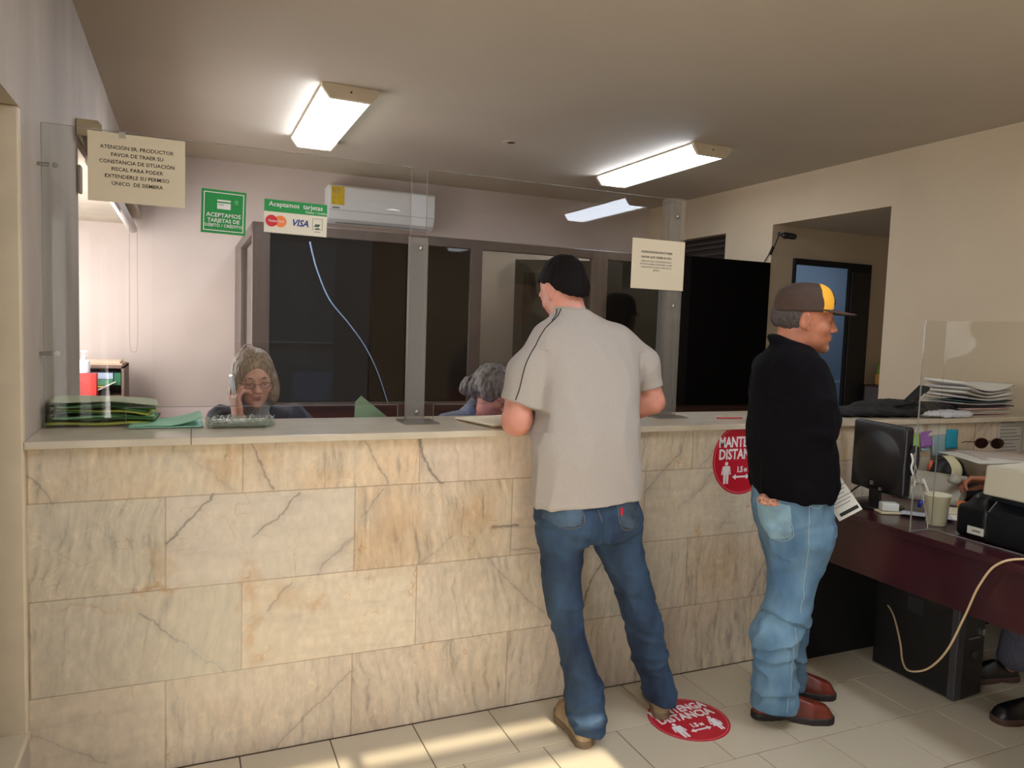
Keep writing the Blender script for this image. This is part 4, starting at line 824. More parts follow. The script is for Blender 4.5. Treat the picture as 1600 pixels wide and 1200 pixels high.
def glasses(root, R, o, sc, m):
    e = MB()
    for q in (-1, 1):
        pts = [(q * .033 + .021 * math.cos(t) * (1 if abs(math.cos(t)) < .8 else .97), .108, -.004 + .014 * math.sin(t)) for t in np.linspace(0, 2 * math.pi, 20, endpoint=False)]
        e.tube([tuple(R @ (sc * np.array(p)) + o) for p in pts], .0011, 6, closed=True)
        e.tube([tuple(R @ (sc * np.array(p)) + o) for p in ((q * .054, .106, .002), (q * .074, .08, .003), (q * .082, .0, .004))], .0012, 6)
    e.tube([tuple(R @ (sc * np.array(p)) + o) for p in ((-.012, .108, -.002), (0, .113, .001), (.012, .108, -.002))], .0011, 6)
    g = e.build('glasses', m, root, smooth=True, world=True)
    for q in (-1, 1):
        e = MB(); n = 18; c = [(q * .033 + .020 * math.cos(2 * math.pi * i / n), .1085, -.004 + .0132 * math.sin(2 * math.pi * i / n)) for i in range(n)]
        V = [tuple(R @ (sc * np.array(p)) + o) for p in c]; e.add(V, [tuple(range(n))]); e.build('lens', clear_mat('lens_glass', (240, 240, 240), 1.4), g)
glasses(w1, HR3, np.array(HO3), .96, mat('dark_frame', (40, 28, 26), .3))
s = SDF(); s.loft([(.44, .99, .95, .20, .155), (.7, .99, .93, .175, .135), (.9, .988, .91, .195, .130), (1.0, .985, .89, .21, .120), (1.07, .985, .885, .19, .105), (1.105, .98, .87, .12, .085), (1.12, .978, .86, .08, .07)], 2, k=.02, pw=2.3, rnd=.02)
s.chain([(.835, .88, 1.055), (.79, .74, .87), (.870, .712, 1.02)], [.062, .056, .044], .03); s.chain([(1.14, .88, 1.055), (1.27, .80, .93), (1.325, .65, .99)], [.062, .052, .042], .03)
s.ell((.975, .78, 1.07), (.028, .05, .06), .01, 's'); s.disp += [wrinkles(.006, 12, 51)]
s.obj('cardigan', mat('charcoal_knit', (70, 70, 78), .9, var=.12, vscale=200, bump=.2, bscale=300), w1, .006)
s = SDF(); s.chain([(.967, .80, 1.125), (.978, .83, 1.07), (.98, .85, 1.02)], [.054, .060, .08], .02); s.disp += [lambda p: .0016 * np.sin(p[:, 0] * 900)]
s.obj('turtleneck', mat('grey_ribbed_knit', (148, 148, 150), .9, bump=.2, bscale=300), w1, .0045)
ph = thing('mobile_phone', 'silver phone held to the ear of the blonde clerk', 'phone', (.870, .712, 1.205))
RP = np.stack([np.array([.25, -.95, .1]), np.array([-.12, .05, .99]), np.cross([.25, -.95, .1], [-.12, .05, .99])], 1); mb = MB(); mb.box(-.024, .024, -.058, .058, -.004, .004, R=RP); mb.build('phone_body', mat('silver_phone', (190, 192, 196), .25, metal=.6), ph, bevel=.003)
mb = MB(); mb.box(-.021, .021, -.05, .05, .0041, .0046, R=RP); mb.build('screen', BLACK, ph)
# ---- grey haired clerk looking down
HR4 = look(-48, 36, 6); HO4 = (2.058, .74, 1.182)
s = SDF(); head(s, HR4, HO4, .98, female=True)
s.cap((2.055, .79, 1.12), (2.02, .88, 1.01), .050, .058, .02); s.loft([(.46, 2.02, 1.05, .18, .14), (.7, 2.02, 1.03, .17, .12), (.9, 2.015, .98, .18, .11), (1.0, 2.01, .93, .18, .09), (1.045, 2.01, .91, .12, .06)], -8, k=.03)
s.cap((1.93, 1.0, .52), (1.93, .68, .50), .075, .06, .03); s.cap((2.12, 1.0, .52), (2.14, .68, .50), .075, .06, .03); s.cap((1.93, .68, .50), (1.93, .72, .06), .055, .035, .02); s.cap((2.14, .68, .50), (2.14, .72, .06), .055, .035, .02)
s.chain([(1.86, .90, .99), (1.84, .76, .80), (1.98, .58, .80)], [.045, .038, .026], .02); s.chain([(2.17, .88, .99), (2.27, .74, .80), (2.18, .56, .80)], [.045, .038, .026], .02)
hand(s, look(-70, 10), (1.98, .58, .80), (25, 30, 35, 40), side=-1, sc=.9); hand(s, look(-110, 10), (2.18, .56, .80), (25, 30, 35, 40), side=1, sc=.9)
w2 = s.obj('person', mat('skin_rosy', (188, 122, 104), .5, var=.04, vscale=30, sss=.15), None, .0075, fine=[[(1.98, 2.20, .0035)], [(.60, .86, .0035)], [(1.03, 1.30, .0035)]])
tag(w2, 'grey haired seated clerk with glasses looking down, half hidden by the leaning man', 'person')
s = SDF().frame(HR4, HO4); s.ell((0, -.024, .030), (.090, .108, .100), .01); s.ell((0, -.075, -.03), (.075, .045, .06), .03); s.ell((.03, -.115, -.055), (.035, .035, .05), .02)
for q in (-1, 1): s.ell((q * .072, .01, .0), (.028, .045, .035), .02)
s.ell((0, .105, -.045), (.066, .075, .108), .01, 's'); s.frame()
s.disp += [lambda p: .005 * vnoise(p * np.array([1, 1, .5]), 55, 8) + .003 * vnoise(p, 130, 5)]
s.obj('hair', mat('grey_hair', (52, 44, 44), .5, var=.4, vscale=60, stretch=(1, 1, .3), bump=.5, bscale=160, rgb2=(134, 124, 118)), w2, .0036)
face_bits(w2, HR4, HO4, .98, (80, 66, 60), closed=True, lip=(140, 80, 76)); glasses(w2, HR4, np.array(HO4), .98, MATS['dark_frame'])
s = SDF(); s.loft([(.44, 2.02, 1.05, .21, .165), (.7, 2.02, 1.03, .195, .145), (.9, 2.015, .98, .205, .135), (1.0, 2.01, .93, .205, .115), (1.045, 2.01, .91, .16, .095), (1.075, 2.02, .89, .085, .075)], -8, k=.02, rnd=.02)
s.chain([(1.88, .90, 1.0), (1.84, .76, .81), (1.94, .62, .80)], [.064, .054, .042], .03); s.chain([(2.16, .88, 1.0), (2.27, .74, .81), (2.20, .62, .80)], [.064, .054, .042], .03)
s.cap((2.02, .885, 1.05), (2.035, .85, 1.095), .074, .068, .01); s.ell((2.045, .83, 1.10), (.058, .06, .04), .008, 's'); s.disp += [wrinkles(.006, 12, 55)]
s.obj('blouse', mat('blue_grey_cotton', (92, 98, 112), .85, var=.06, vscale=30, bump=.1, bscale=300), w2, .006)
# ---- person at the side desk (only hand, shin and shoe reach into the picture)
HR5 = look(170, 15); HO5 = (4.50, -.86, 1.20)
s = SDF(); head(s, HR5, HO5, .96, female=True); s.cap((4.52, -.86, 1.12), (4.56, -.86, 1.02), .05, .056, .02)
s.loft([(.50, 4.62, -.86, .12, .16), (.75, 4.60, -.86, .10, .14), (.95, 4.58, -.86, .10, .16), (1.03, 4.57, -.86, .08, .11)], 0, k=.03)
s.chain([(4.58, -.68, .98), (4.42, -.62, .84), (4.082, -.425, .875)], [.045, .038, .025], .02); s.chain([(4.58, -1.04, .98), (4.40, -1.10, .83), (4.12, -1.0, .79)], [.045, .038, .026], .02)
s.chain([(4.58, -.78, .53), (4.12, -.70, .53), (4.06, -.56, .08)], [.08, .06, .035], .02); s.chain([(4.58, -.95, .53), (3.93, -.88, .52), (3.84, -.83, .07)], [.08, .06, .035], .02)
s.cap((3.84, -.83, .05), (3.76, -.81, .04), .024); s.cap((4.06, -.55, .05), (3.98, -.52, .04), .024)
hand(s, look(118, 6, -20), (4.075, -.415, .878), (18, 26, 34, 40), side=1, sc=.98, thumb=(28, 25), spread=4)
hand(s, look(165, 10), (4.12, -1.0, .79), (20, 25, 30, 35), side=-1, sc=.9)
w3 = s.obj('person', MATS['skin_tan'], None, .008, fine=[[(3.92, 4.16, .0032)], [(-.48, -.20, .0032)], [(.80, .92, .0032)]])
tag(w3, 'person seated at the mahogany desk, only a hand with red nails and a leg showing', 'person')
s = SDF(); s.loft([(.46, 4.62, -.86, .16, .19), (.75, 4.60, -.86, .135, .17), (.95, 4.58, -.86, .13, .185), (1.03, 4.57, -.86, .10, .14), (1.06, 4.56, -.86, .07, .08)], 0, k=.02, rnd=.02)
s.chain([(4.58, -.69, .98), (4.43, -.61, .84), (4.17, -.48, .865)], [.06, .052, .040], .03); s.chain([(4.58, -1.03, .98), (4.41, -1.09, .84), (4.18, -1.02, .80)], [.06, .052, .040], .03); s.disp += [wrinkles(.006, 12, 57)]
s.obj('blouse', mat('navy_cotton', (36, 38, 58), .85, bump=.1, bscale=300), w3, .007)
s = SDF(); s.chain([(4.60, -.78, .54), (4.12, -.70, .54), (4.08, -.60, .30), (4.07, -.57, .12)], [.11, .085, .072, .07], .03); s.chain([(4.60, -.95, .54), (3.95, -.88, .53), (3.90, -.85, .30), (3.885, -.84, .12)], [.11, .085, .070, .072], .03); s.ell((4.62, -.86, .55), (.17, .2, .11), .03); s.disp += [wrinkles(.006, 12, 59, (1, 1, .6))]
s.obj('trousers', mat('grey_blue_trousers', (82, 80, 92), .9, var=.1, vscale=150, stretch=(1, 1, .1), bump=.1, bscale=300), w3, .007)
s = SDF().frame(HR5, HO5); s.ell((0, -.022, .030), (.09, .108, .096), .01); s.ell((0, -.07, -.05), (.085, .05, .09), .03); s.ell((0, .10, -.045), (.06, .08, .10), .008, 's'); s.frame(); s.obj('hair', HAIRD, w3, .006)
BLK = mat('black_shoe', (12, 11, 12), .45)
shoe(w3, 'shoe', (3.90, -.845), (3.625, -.775), BLK, mat('dark_brown_sole', (70, 44, 36), .6), .045, .06)
shoe(w3, 'shoe', (4.12, -.57), (3.86, -.49), BLK, MATS['dark_brown_sole'], .045, .06)
# ================================================================== notices and stickers on the acrylic
def notice(name, label, cat, x0, x1, z0, z1, y, m, lines, tilt=0, group=None, ink=None):
    t = thing(name, label, cat, ((x0 + x1) / 2, y, (z0 + z1) / 2), 0, group); w_, h_ = (x1 - x0) / 2, (z1 - z0) / 2; RT = eul(0, R_(tilt), 0)
    mb = MB(); mb.box(-w_, w_, 0, .0006, -h_, h_, R=RT); mb.build('sheet', m, t)
    for mi, ls in lines.items():
        mb = MB()
        for (txt, sz, px, pz, kw) in ls:
            R = RT @ FACE; put_text(mb, txt, sz, tuple(RT @ np.array([px, -.0006, pz])), R, **kw)
        mb.build('lettering', MATS[mi], t)
    return t
b_ = dict(bold=.00012, xs=.98)
L1 = ['ATENCIÓN SR. PRODUCTOR', 'FAVOR DE TRAER SU', 'CONSTANCIA DE SITUACIÓN', 'FISCAL PARA PODER', 'EXTENDERLE SU PERMISO', 'ÚNICO  DE SIEMBRA']
n1 = notice('paper_notice', 'large cream paper notice taped at the top left of the acrylic screen', 'notice', .393, .686, 1.868, 2.094, YA - .004, CREAMPAPER, {'black_ink': [(t, .0172, .0, .066 - i * .0235, b_) for i, t in enumerate(L1)]}, 0)
mb = MB(); mb.box(-.055, -.035, -.002, -.001, .098, .118); mb.build('tape', clear_mat('tape', (235, 230, 215), 1.4, haze=.3), n1)
L2 = [('ATENCIÓN PRODUCTORES', .0135, -.01, .052, b_), ('FAVOR QUE TENER SU RFC', .0135, -.01, .030, b_)]
L3 = ['PARA QUE PUEDA REGISTRARSE EN LA', 'PRÓXIMA SIEMBRA DE INVIERNO, SU RFC', 'AVANCES EN SU PREDIO ANTES DE SU', 'SIEMBRA']
notice('paper_notice', 'smaller cream paper notice taped at the right end of the acrylic screen', 'notice', 2.478, 2.757, 1.690, 1.909, YA - .038, CREAMPAPER, {'black_ink': L2, 'grey_ink': [(t, .0105, -.01, .012 - i * .013, dict(xs=.88)) for i, t in enumerate(L3)]})
# green square card sticker
t = notice('card_sticker', 'green square sticker with a white card picture on the acrylic', 'sticker', .737, .884, 1.791, 1.942, YA - .004, GREEN, {'sticker_white': [('ACEPTAMOS', .0195, 0, -.012, dict(bold=.0003, xs=1.02)), ('TARJETAS DE', .0180, 0, -.031, dict(bold=.0003, xs=1.0)), ('DÉBITO / CRÉDITO', .0145, 0, -.048, dict(bold=.0002, xs=1.0))]}, 1.2) 
mb = MB(); e = .066
def ring_rect(mb, x0, x1, z0, z1, w_, y=-.001, RT=np.eye(3)):
    for a in ((x0, x1, z0, z0 + w_), (x0, x1, z1 - w_, z1), (x0, x0 + w_, z0 + w_, z1 - w_), (x1 - w_, x1, z0 + w_, z1 - w_)): mb.box(a[0], a[1], y, y + .0006, a[2], a[3], R=RT)
RT = eul(0, R_(1.2), 0); ring_rect(mb, -e, e, -e - .001, e + .001, .0028, RT=RT); mb.build('border', STW, t)
mb = MB(); mb.box(-.022, .022, -.001, -.0003, .010, .042, R=RT); mb.build('card_picture', STW, t); mb = MB(); mb.box(-.022, .022, -.0016, -.0010, .031, .036, R=RT); mb.box(-.018, .0, -.0016, -.0010, .024, .026, R=RT); mb.build('card_stripe', GREEN, t)
mb = MB(); mb.box(.036, .040, -.001, -.0003, .036, .044, R=RT); mb.box(.042, .046, -.001, -.0003, .036, .044, R=RT); mb.box(.034, .048, -.001, -.0003, .031, .033, R=RT); mb.build('emblem', mat('pale_green', (120, 190, 140), .5), t)
# Aceptamos tarjetas sign
t = thing('cards_sign', 'green and white sign with card company logos on the acrylic', 'sign', (1.0565, YA - .004, 1.867)); RT = eul(0, R_(.6), 0)
mb = MB(); mb.box(-.111, .111, 0, .0006, -.058, .060, R=RT); mb.build('sheet', mat('sign_cream', (222, 214, 196), .6), t)
mb = MB(); mb.box(-.111, .111, -.0006, 0, .017, .060, R=RT); mb.build('green_band', GREEN, t)
mb = MB(); put_text(mb, 'Aceptamos  tarjetas', .0235, tuple(RT @ np.array([0, -.0011, .044])), RT @ FACE, bold=.0002); put_text(mb, 'Débito / Crédito', .0125, tuple(RT @ np.array([.072, -.0011, .026])), RT @ FACE, xs=.9); mb.build('lettering', STW, t)
def disc(cx, cz, rx, rz, y, n=28): return [(cx + rx * math.cos(2 * math.pi * i / n), cz + rz * math.sin(2 * math.pi * i / n)) for i in range(n)]
for nm, cx, m in (('logo_circle', -.085, mat('logo_red', (206, 32, 44), .5)), ('logo_circle', -.054, mat('logo_orange', (240, 130, 60), .5))):
    mb = MB(); y = -.0010 if cx < -.06 else -.0008; mb.prism(disc(cx, -.016, .021, .021, 0), 'y', y, y + .0004, R=RT); mb.build(nm, m, t)
mb = MB(); put_text(mb, 'MasterCard', .0125, tuple(RT @ np.array([-.0695, -.0013, -.016])), RT @ FACE, bold=.0001, xs=.9); mb.build('lettering', STW, t)
mb = MB(); put_text(mb, 'VISA', .0330, tuple(RT @ np.array([.014, -.0008, -.017])), RT @ FACE, bold=.0010, xs=.92, shear=.3); mb.build('lettering', mat('logo_blue', (28, 52, 128), .5), t)
mb = MB(); ring_rect(mb, .059, .095, -.034, .006, .0012, RT=RT); mb.prism([(.064, -.024), (.082, -.024), (.088, -.014), (.070, -.014)], 'y', -.001, -.0004, R=RT); mb.box(.07, .085, -.001, -.0004, -.034, -.028, R=RT); put_text(mb, 'carnet', .008, tuple(RT @ np.array([.077, -.0008, -.042])), RT @ FACE); mb.build('bank_logo', mat('logo_green', (60, 92, 74), .5), t)
# ================================================================== distance stickers
def figure(mb, x, z, h, RT, o, skirt=False):
    def P(pts): mb.prism([(x + a * h, z + b * h) for a, b in pts], 'y', -.0012, -.0004, R=RT, o=o)
    mb.prism(disc(x, z + .91 * h, .085 * h, .09 * h, 0, 14), 'y', -.0012, -.0004, R=RT, o=o)
    if skirt: P([(-.13, .80), (.13, .80), (.12, .55), (.24, .30), (-.24, .30), (-.12, .55)]); P([(-.15, .79), (-.13, .80), (-.20, .42), (-.27, .44)]); P([(.13, .80), (.15, .79), (.27, .44), (.20, .42)])
    else: P([(-.17, .80), (.17, .80), (.15, .38), (-.15, .38)]); P([(-.20, .78), (-.17, .80), (-.19, .42), (-.27, .42)]); P([(.17, .80), (.20, .78), (.27, .42), (.19, .42)])
    P([(-.15, .40), (-.012, .40), (-.03, 0), (-.13, 0)] if not skirt else [(-.11, .31), (-.012, .31), (-.02, 0), (-.09, 0)]); P([(.012, .40), (.15, .40), (.13, 0), (.03, 0)] if not skirt else [(.012, .31), (.11, .31), (.09, 0), (.02, 0)])
def dist_sticker(label, o, RT, r, name):
    t = thing(name, label, 'sticker', o)
    mb = MB(); mb.prism(disc(0, 0, r, r, 0, 56), 'y', -.0004, .0004, R=RT); mb.build('disc', RED, t)
    mb = MB(); n = 56
    for i in range(n):
        a0, a1 = 2 * math.pi * i / n, 2 * math.pi * (i + 1) / n; mb.prism([(r * .955 * math.cos(a0), r * .955 * math.sin(a0)), (r * .955 * math.cos(a1), r * .955 * math.sin(a1)), (r * .94 * math.cos(a1), r * .94 * math.sin(a1)), (r * .94 * math.cos(a0), r * .94 * math.sin(a0))], 'y', -.0009, -.0004, R=RT)
    mb.build('border', mat('sticker_pink', (226, 120, 130), .5), t)
    mb = MB(); put_text(mb, 'MANTENGA', r * .40, tuple(RT @ np.array([0, -.0008, r * .47])), RT @ FACE, bold=r * .011, xs=.74); put_text(mb, 'DISTANCIA', r * .40, tuple(RT @ np.array([0, -.0008, r * .13])), RT @ FACE, bold=r * .011, xs=.78)
    put_text(mb, '1.5', r * .22, tuple(RT @ np.array([-r * .05, -.0008, -r * .30])), RT @ FACE, bold=r * .01, xs=.8); put_text(mb, 'M', r * .13, tuple(RT @ np.array([r * .15, -.0008, -r * .32])), RT @ FACE, bold=r * .01); mb.build('lettering', STW, t)
    mb = MB(); figure(mb, -r * .52, -r * .68, r * .62, RT, (0, 0, 0)); mb.build('man_pictogram', STW, t); mb = MB(); figure(mb, r * .52, -r * .68, r * .62, RT, (0, 0, 0), True); mb.build('woman_pictogram', STW, t)
    mb = MB(); w_ = r * .3; mb.prism([(-w_, -r * .5), (-w_ + r * .12, -r * .42), (-w_ + r * .12, -r * .475), (w_ - r * .12, -r * .475), (w_ - r * .12, -r * .42), (w_, -r * .5), (w_ - r * .12, -r * .58), (w_ - r * .12, -r * .525), (-w_ + r * .12, -r * .525), (-w_ + r * .12, -r * .58)], 'y', -.0012, -.0004, R=RT); mb.build('arrow', STW, t)
dist_sticker('round red distance sticker on the marble counter front behind the man in the cap', (2.965, -.0015, .948), np.eye(3), .160, 'distance_sticker')
dist_sticker('round red distance sticker lying on the floor beside the leaning man', (2.485, -.335, .0012), eul(R_(-90), 0, 0), .158, 'distance_sticker')
# ================================================================== things on the counter
def sheet(name, label, cat, cx, cy, z, w_, d_, rot, m, lift=(0, 0, 0), wav=.002, th=.0015, group=None, parent=None, seed=0):
    """a sheet or folder lying with lifted corners: lift = (left end, right end, front)"""
    R = rotz(R_(rot))
    def fn(U, V):
        x = (U - .5) * w_; y = (V - .5) * d_; zz = z + lift[0] * np.clip(1 - U * 2, 0, 1) ** 1.6 + lift[1] * np.clip(U * 2 - 1, 0, 1) ** 1.6 + lift[2] * np.clip(1 - V * 2, 0, 1) ** 1.6 + wav * (.5 + .5 * np.sin(U * 9 + seed * 1.7 + V * 3))
        P = np.stack([x, y, zz], 1); P[:, :2] = P[:, :2] @ R[:2, :2].T + np.array([cx, cy]); return P
    o = grid_mesh(name, 18, 12, fn, m, parent, thick=th, smooth=False)
    if label: tag(o, label, cat, group)
    return o
zt = 1.1115
fold = [('bottom yellow green folder of the pile at the left wall', YELGREEN, .345, .0, 1, .012), ('second folder up in the green pile, dark green', GREEND, .33, .010, -2, .012), ('third folder up in the green pile, mid green', GREENF, .31, .021, 3, .010),
        ('fourth folder up in the green pile, dark and bent', GREEND, .325, .030, 0, .012), ('fifth folder up in the green pile, olive green with yellow edge', YELGREEN, .30, .041, -4, .008), ('sixth folder up in the green pile, dark green with curled end', GREEND, .32, .050, 2, .012), ('seventh folder up in the green pile, leaf green', GREENF, .30, .058, 5, .010)]
for i, (lb, m, w_, dz, r_, th) in enumerate(fold):
    sheet('folder', lb, 'folder', .415 + .012 * ((i * 5) % 3), .362 + .004 * i, zt + dz + .011, w_ - .03 + .03 * ((i * 7) % 3) * .5, .19, r_ * 1.6, m, (.004 * (i % 2), (-.024 + .009 * (i % 3)) * (i > 2), .006 * (i % 2)), .005, th * .62, 'green folders piled at the left wall', seed=i)
sheet('folder', 'topmost pale mint folder sloping off the green pile by the left wall', 'folder', .43, .365, zt + .086, .33, .20, 4, mat('pale_sage', (196, 204, 172), .7), (.0, -.016, 0), .003, .0025, 'green folders piled at the left wall', seed=9)
sheet('folder', 'pale mint folder lying flat beside the clear plastic tray', 'folder', .625, .30, zt + .010, .23, .20, 2, MINT, (0, .028, 0), .001, .004, seed=3)
sheet('folder', 'thin mint folder under the flat one left of the plastic tray', 'folder', .625, .30, zt + .004, .24, .205, 1, mat('pale_aqua', (158, 206, 184), .7), (0, 0, 0), .0003, .003, seed=4)
sheet('folder', 'cream folder on the counter beside the left elbow of the leaning man', 'folder', 1.845, .17, zt + .010, .235, .26, 14, CREAMPAPER, (0, 0, 0), .0015, .004, seed=5)
sheet('folder', 'second cream folder just under the one by the leaning man', 'folder', 1.853, .17, zt + .004, .235, .26, 12, mat('tan_folder', (186, 160, 118), .8), (0, 0, 0), .0003, .003, seed=5)
# clear plastic tray with papers
t = thing('plastic_tray', 'clear plastic tray of crumpled cellophane and papers on the counter', 'tray', (.868, .225, zt))
s = SDF(); s.box((.868, .225, zt + .018), (.115, .07, .017), .012, .004); s.box((.868, .225, zt + .024), (.108, .063, .020), .010, .004, 's'); s.disp += [lambda p: .002 * vnoise(p, 60, 5)]
s.obj('tray_body', clear_mat('crinkled_plastic', (228, 232, 226), 1.55, haze=.10, rough=.08), t, .004)
mb = MB()
for i in range(3): mb.box(-.09, .09, -.045, .045, .005 + .006 * i, .008 + .006 * i, R=rotz(R_(4 * i - 3)))
mb.build('papers', mat('pale_green_print', (176, 196, 160), .8, var=.15, vscale=60, rgb2=(214, 204, 190)), t)
def crinkle(U, V):
    x = (U - .5) * .23 + .868; y = .175 + (V - .5) * .05; z = zt + .024 + .008 * np.sin(U * 31) * np.sin(V * 7 + U * 13) + .008 * np.sin(U * 57 + 1) + .01 * V; return np.stack([x, y, z], 1)
grid_mesh('cellophane', 60, 10, crinkle, bpy.data.materials['crinkled_plastic'], t)
# folder held up by the phone clerk
R = eul(R_(-14), 0, 0); mb = MB(); mb.prism([(1.345, 1.02), (1.52, 1.02), (1.50, 1.085), (1.375, 1.185), (1.35, 1.16)], 'y', .555, .558); tag(mb.build('folder', mat('sage_folder', (142, 172, 138), .7)), 'sage green folder held upright by the blonde clerk behind the counter', 'folder')
# red pen lying by the screen
mb = MB(); mb.tube([(2.93, .14, zt + .004), (3.00, .125, zt + .004), (3.06, .12, zt + .004)], .0035, 8); t_ = tag(mb.build('pen', mat('red_pen', (190, 60, 60), .4), smooth=True), 'red pen lying on the counter beside the back of the man in the cap', 'pen')
# bundle of black cloth bag
s = SDF(); s.ell((4.05, .17, zt + .022), (.36, .15, .026), .02); s.ell((4.12, .20, zt + .035), (.22, .12, .040), .03); s.ell((4.36, .15, zt + .030), (.19, .075, .030), .03); s.ell((3.80, .20, zt + .012), (.22, .12, .015), .02); s.ell((4.52, .17, zt + .034), (.07, .05, .022), .02); s.box((4.1, .17, zt - .05), (.8, .4, .05), .001, .004, 's'); s.disp += [wrinkles(.008, 14, 71)]
bag = s.obj('shoulder_bag', mat('black_nylon', (13, 12, 14), .8, bump=.2, bscale=60), None, .006); tag(bag, 'crumpled black shoulder bag lying on the counter beyond the monitor', 'bag')
mb = MB(); RS = eul(R_(8), R_(-30), R_(8)); mb.box(-.085, .085, -.03, .03, -.010, .010, R=RS, o=(4.24, .14, zt + .105)); o = mb.build('shoulder_pad', BLACKM, bag, world=True, bevel=.008)
mb = MB(); mb.box(-.025, .025, -.0315, -.0305, -.005, .005, R=RS, o=(4.24, .14, zt + .105)); lo_ = mb.build('label', PAPER, o, world=False); lo_.matrix_parent_inverse = Matrix.Identity(4)
mb = MB(); mb.tube(spline([(4.02, .10, zt + .05), (4.1, .05, zt + .075), (4.14, .07, zt + .07), (4.18, .12, zt + .075)], 8), .009, 8); mb.build('strap', BLACKM, bag, smooth=True, world=True)
s = SDF(); s.ell((4.30, .03, zt + .016), (.16, .055, .018), .01); s.box((4.36, .02, zt + .016), (.11, .045, .014), .01, .01); s.box((4.3, .03, zt - .05), (.8, .4, .05), .001, .003, 's'); s.disp += [wrinkles(.006, 22, 72)]
tag(s.obj('plastic_bag', mat('white_bag_plastic', (205, 206, 214), .35), None, .005), 'crumpled white plastic bag in front of the black bag on the counter', 'bag')
GREYP = mat('grey_paper', (188, 182, 180), .8); PINKP = mat('pink_paper', (206, 172, 170), .8); TEALF = mat('teal_folder', (52, 84, 88), .6); BLK_F = mat('black_folder', (34, 32, 36), .6)
stack_ = [(.004, .36, 0, PINKP, .005, 0, 'lowest pinkish folder of the paper pile against the right wall'), (.011, .40, -3, GREYP, .006, 0, 'second bundle up in the right wall pile, grey'), (.020, .40, 2, mat('tan_paper', (196, 176, 146), .8), .005, 0, 'third bundle up in the right wall pile, tan edged'), (.029, .38, 4, PINKP, .006, 0, 'fourth bundle up in the right wall pile, pinkish'),
          (.040, .42, -2, BLK_F, .006, .002, 'black folder near the middle of the right wall pile'), (.051, .44, 2, GREYP, .008, .004, 'grey papers just above the black folder at the right wall'), (.064, .44, 5, TEALF, .004, .008, 'dark teal folder in the upper half of the right wall pile'),
          (.074, .42, -4, GREYP, .010, .014, 'curling grey bundle above the teal folder'), (.090, .40, 1, PAPER, .010, .020, 'curling white bundle, third from the top of the right wall pile'), (.106, .39, 6, GREYP, .010, .026, 'curling grey bundle, second from the top of the right wall pile'), (.124, .38, -3, PAPER, .012, .034, 'topmost bundle of loose white sheets curling up at the right wall')]
for i, (dz, w_, r_, m, th, lf, lb) in enumerate(stack_):
    sheet('paper_bundle', lb, 'papers', 4.725 + .012 * ((i * 7) % 3 - 1) , .19 + .006 * (i % 3), zt + dz + th + .001, w_, .25, r_, m, (lf * 1.3, lf * .9, 0), .001 + lf * .1, th, 'papers piled against the right wall', seed=i)
# ================================================================== papers and notes taped on the counter front
def flat(name, label, cat, x0, z0, x1, z1, m, y=-.003, rot=0, group=None, lines=0):
    t = thing(name, label, cat, ((x0 + x1) / 2, y, (z0 + z1) / 2), 0, group); RT = eul(0, R_(rot), 0); w_, h_ = (x1 - x0) / 2, (z1 - z0) / 2
    def fn(U, V): P = np.stack([(U - .5) * 2 * w_, -.006 * (1 - V) ** 2 - .001 * np.sin(U * 5), (V - .5) * 2 * h_], 1); return P @ RT.T
    grid_mesh('sheet', 8, 8, fn, m, t, thick=.0006, world=False, smooth=False)
    if lines:
        mb = MB()
        for i in range(lines): q = h_ * (.8 - 1.6 * i / max(1, lines - 1)); l = w_ * random.uniform(.5, .85); yy = -.006 * (.5 - .5 * q / h_) ** 2 - .0028; mb.box(-w_ * .85, -w_ * .85 + l * 2 * .95, yy, yy + .0004, q, q + h_ * .035, R=RT)
        mb.build('print', GREYINK, t)
    return t
flat('paper_sheet', 'small printed paper taped on the counter right of the monitor', 'paper', 3.955, 1.035, 4.125, 1.098, PAPER, lines=5)
flat('paper_sheet', 'blank pale paper taped on the counter above the purple note', 'paper', 4.15, 1.02, 4.31, 1.098, mat('pale_stone_paper', (206, 200, 182), .8))
flat('sticky_note', 'green sticky note hanging beside the monitor edge', 'note', 4.005, .957, 4.095, 1.042, mat('lime_note', (160, 206, 104), .7), y=-.006, lines=0)
flat('sticky_note', 'purple sticky note, left of the grey and teal ones', 'note', 4.10, .965, 4.185, 1.045, mat('purple_note', (160, 102, 182), .7), y=-.008, rot=-4)
flat('sticky_note', 'pale blue note hidden under the purple one', 'note', 4.11, .945, 4.17, .97, mat('pale_blue_note', (150, 176, 190), .7), y=-.006)
flat('sticky_note', 'grey blue sticky note between the purple and teal ones', 'note', 4.185, .915, 4.30, 1.025, mat('grey_blue_note', (142, 168, 176), .7), y=-.009, rot=-3)
flat('sticky_note', 'bright teal sticky note, rightmost on the counter front', 'note', 4.285, .95, 4.375, 1.05, mat('teal_note', (24, 150, 178), .7), y=-.011, rot=3)
flat('paper_sheet', 'tall grey printed sheet taped on the counter above the sunglasses', 'paper', 4.70, .84, 4.925, 1.10, mat('dull_paper', (186, 178, 166), .8), y=-.004, lines=12)
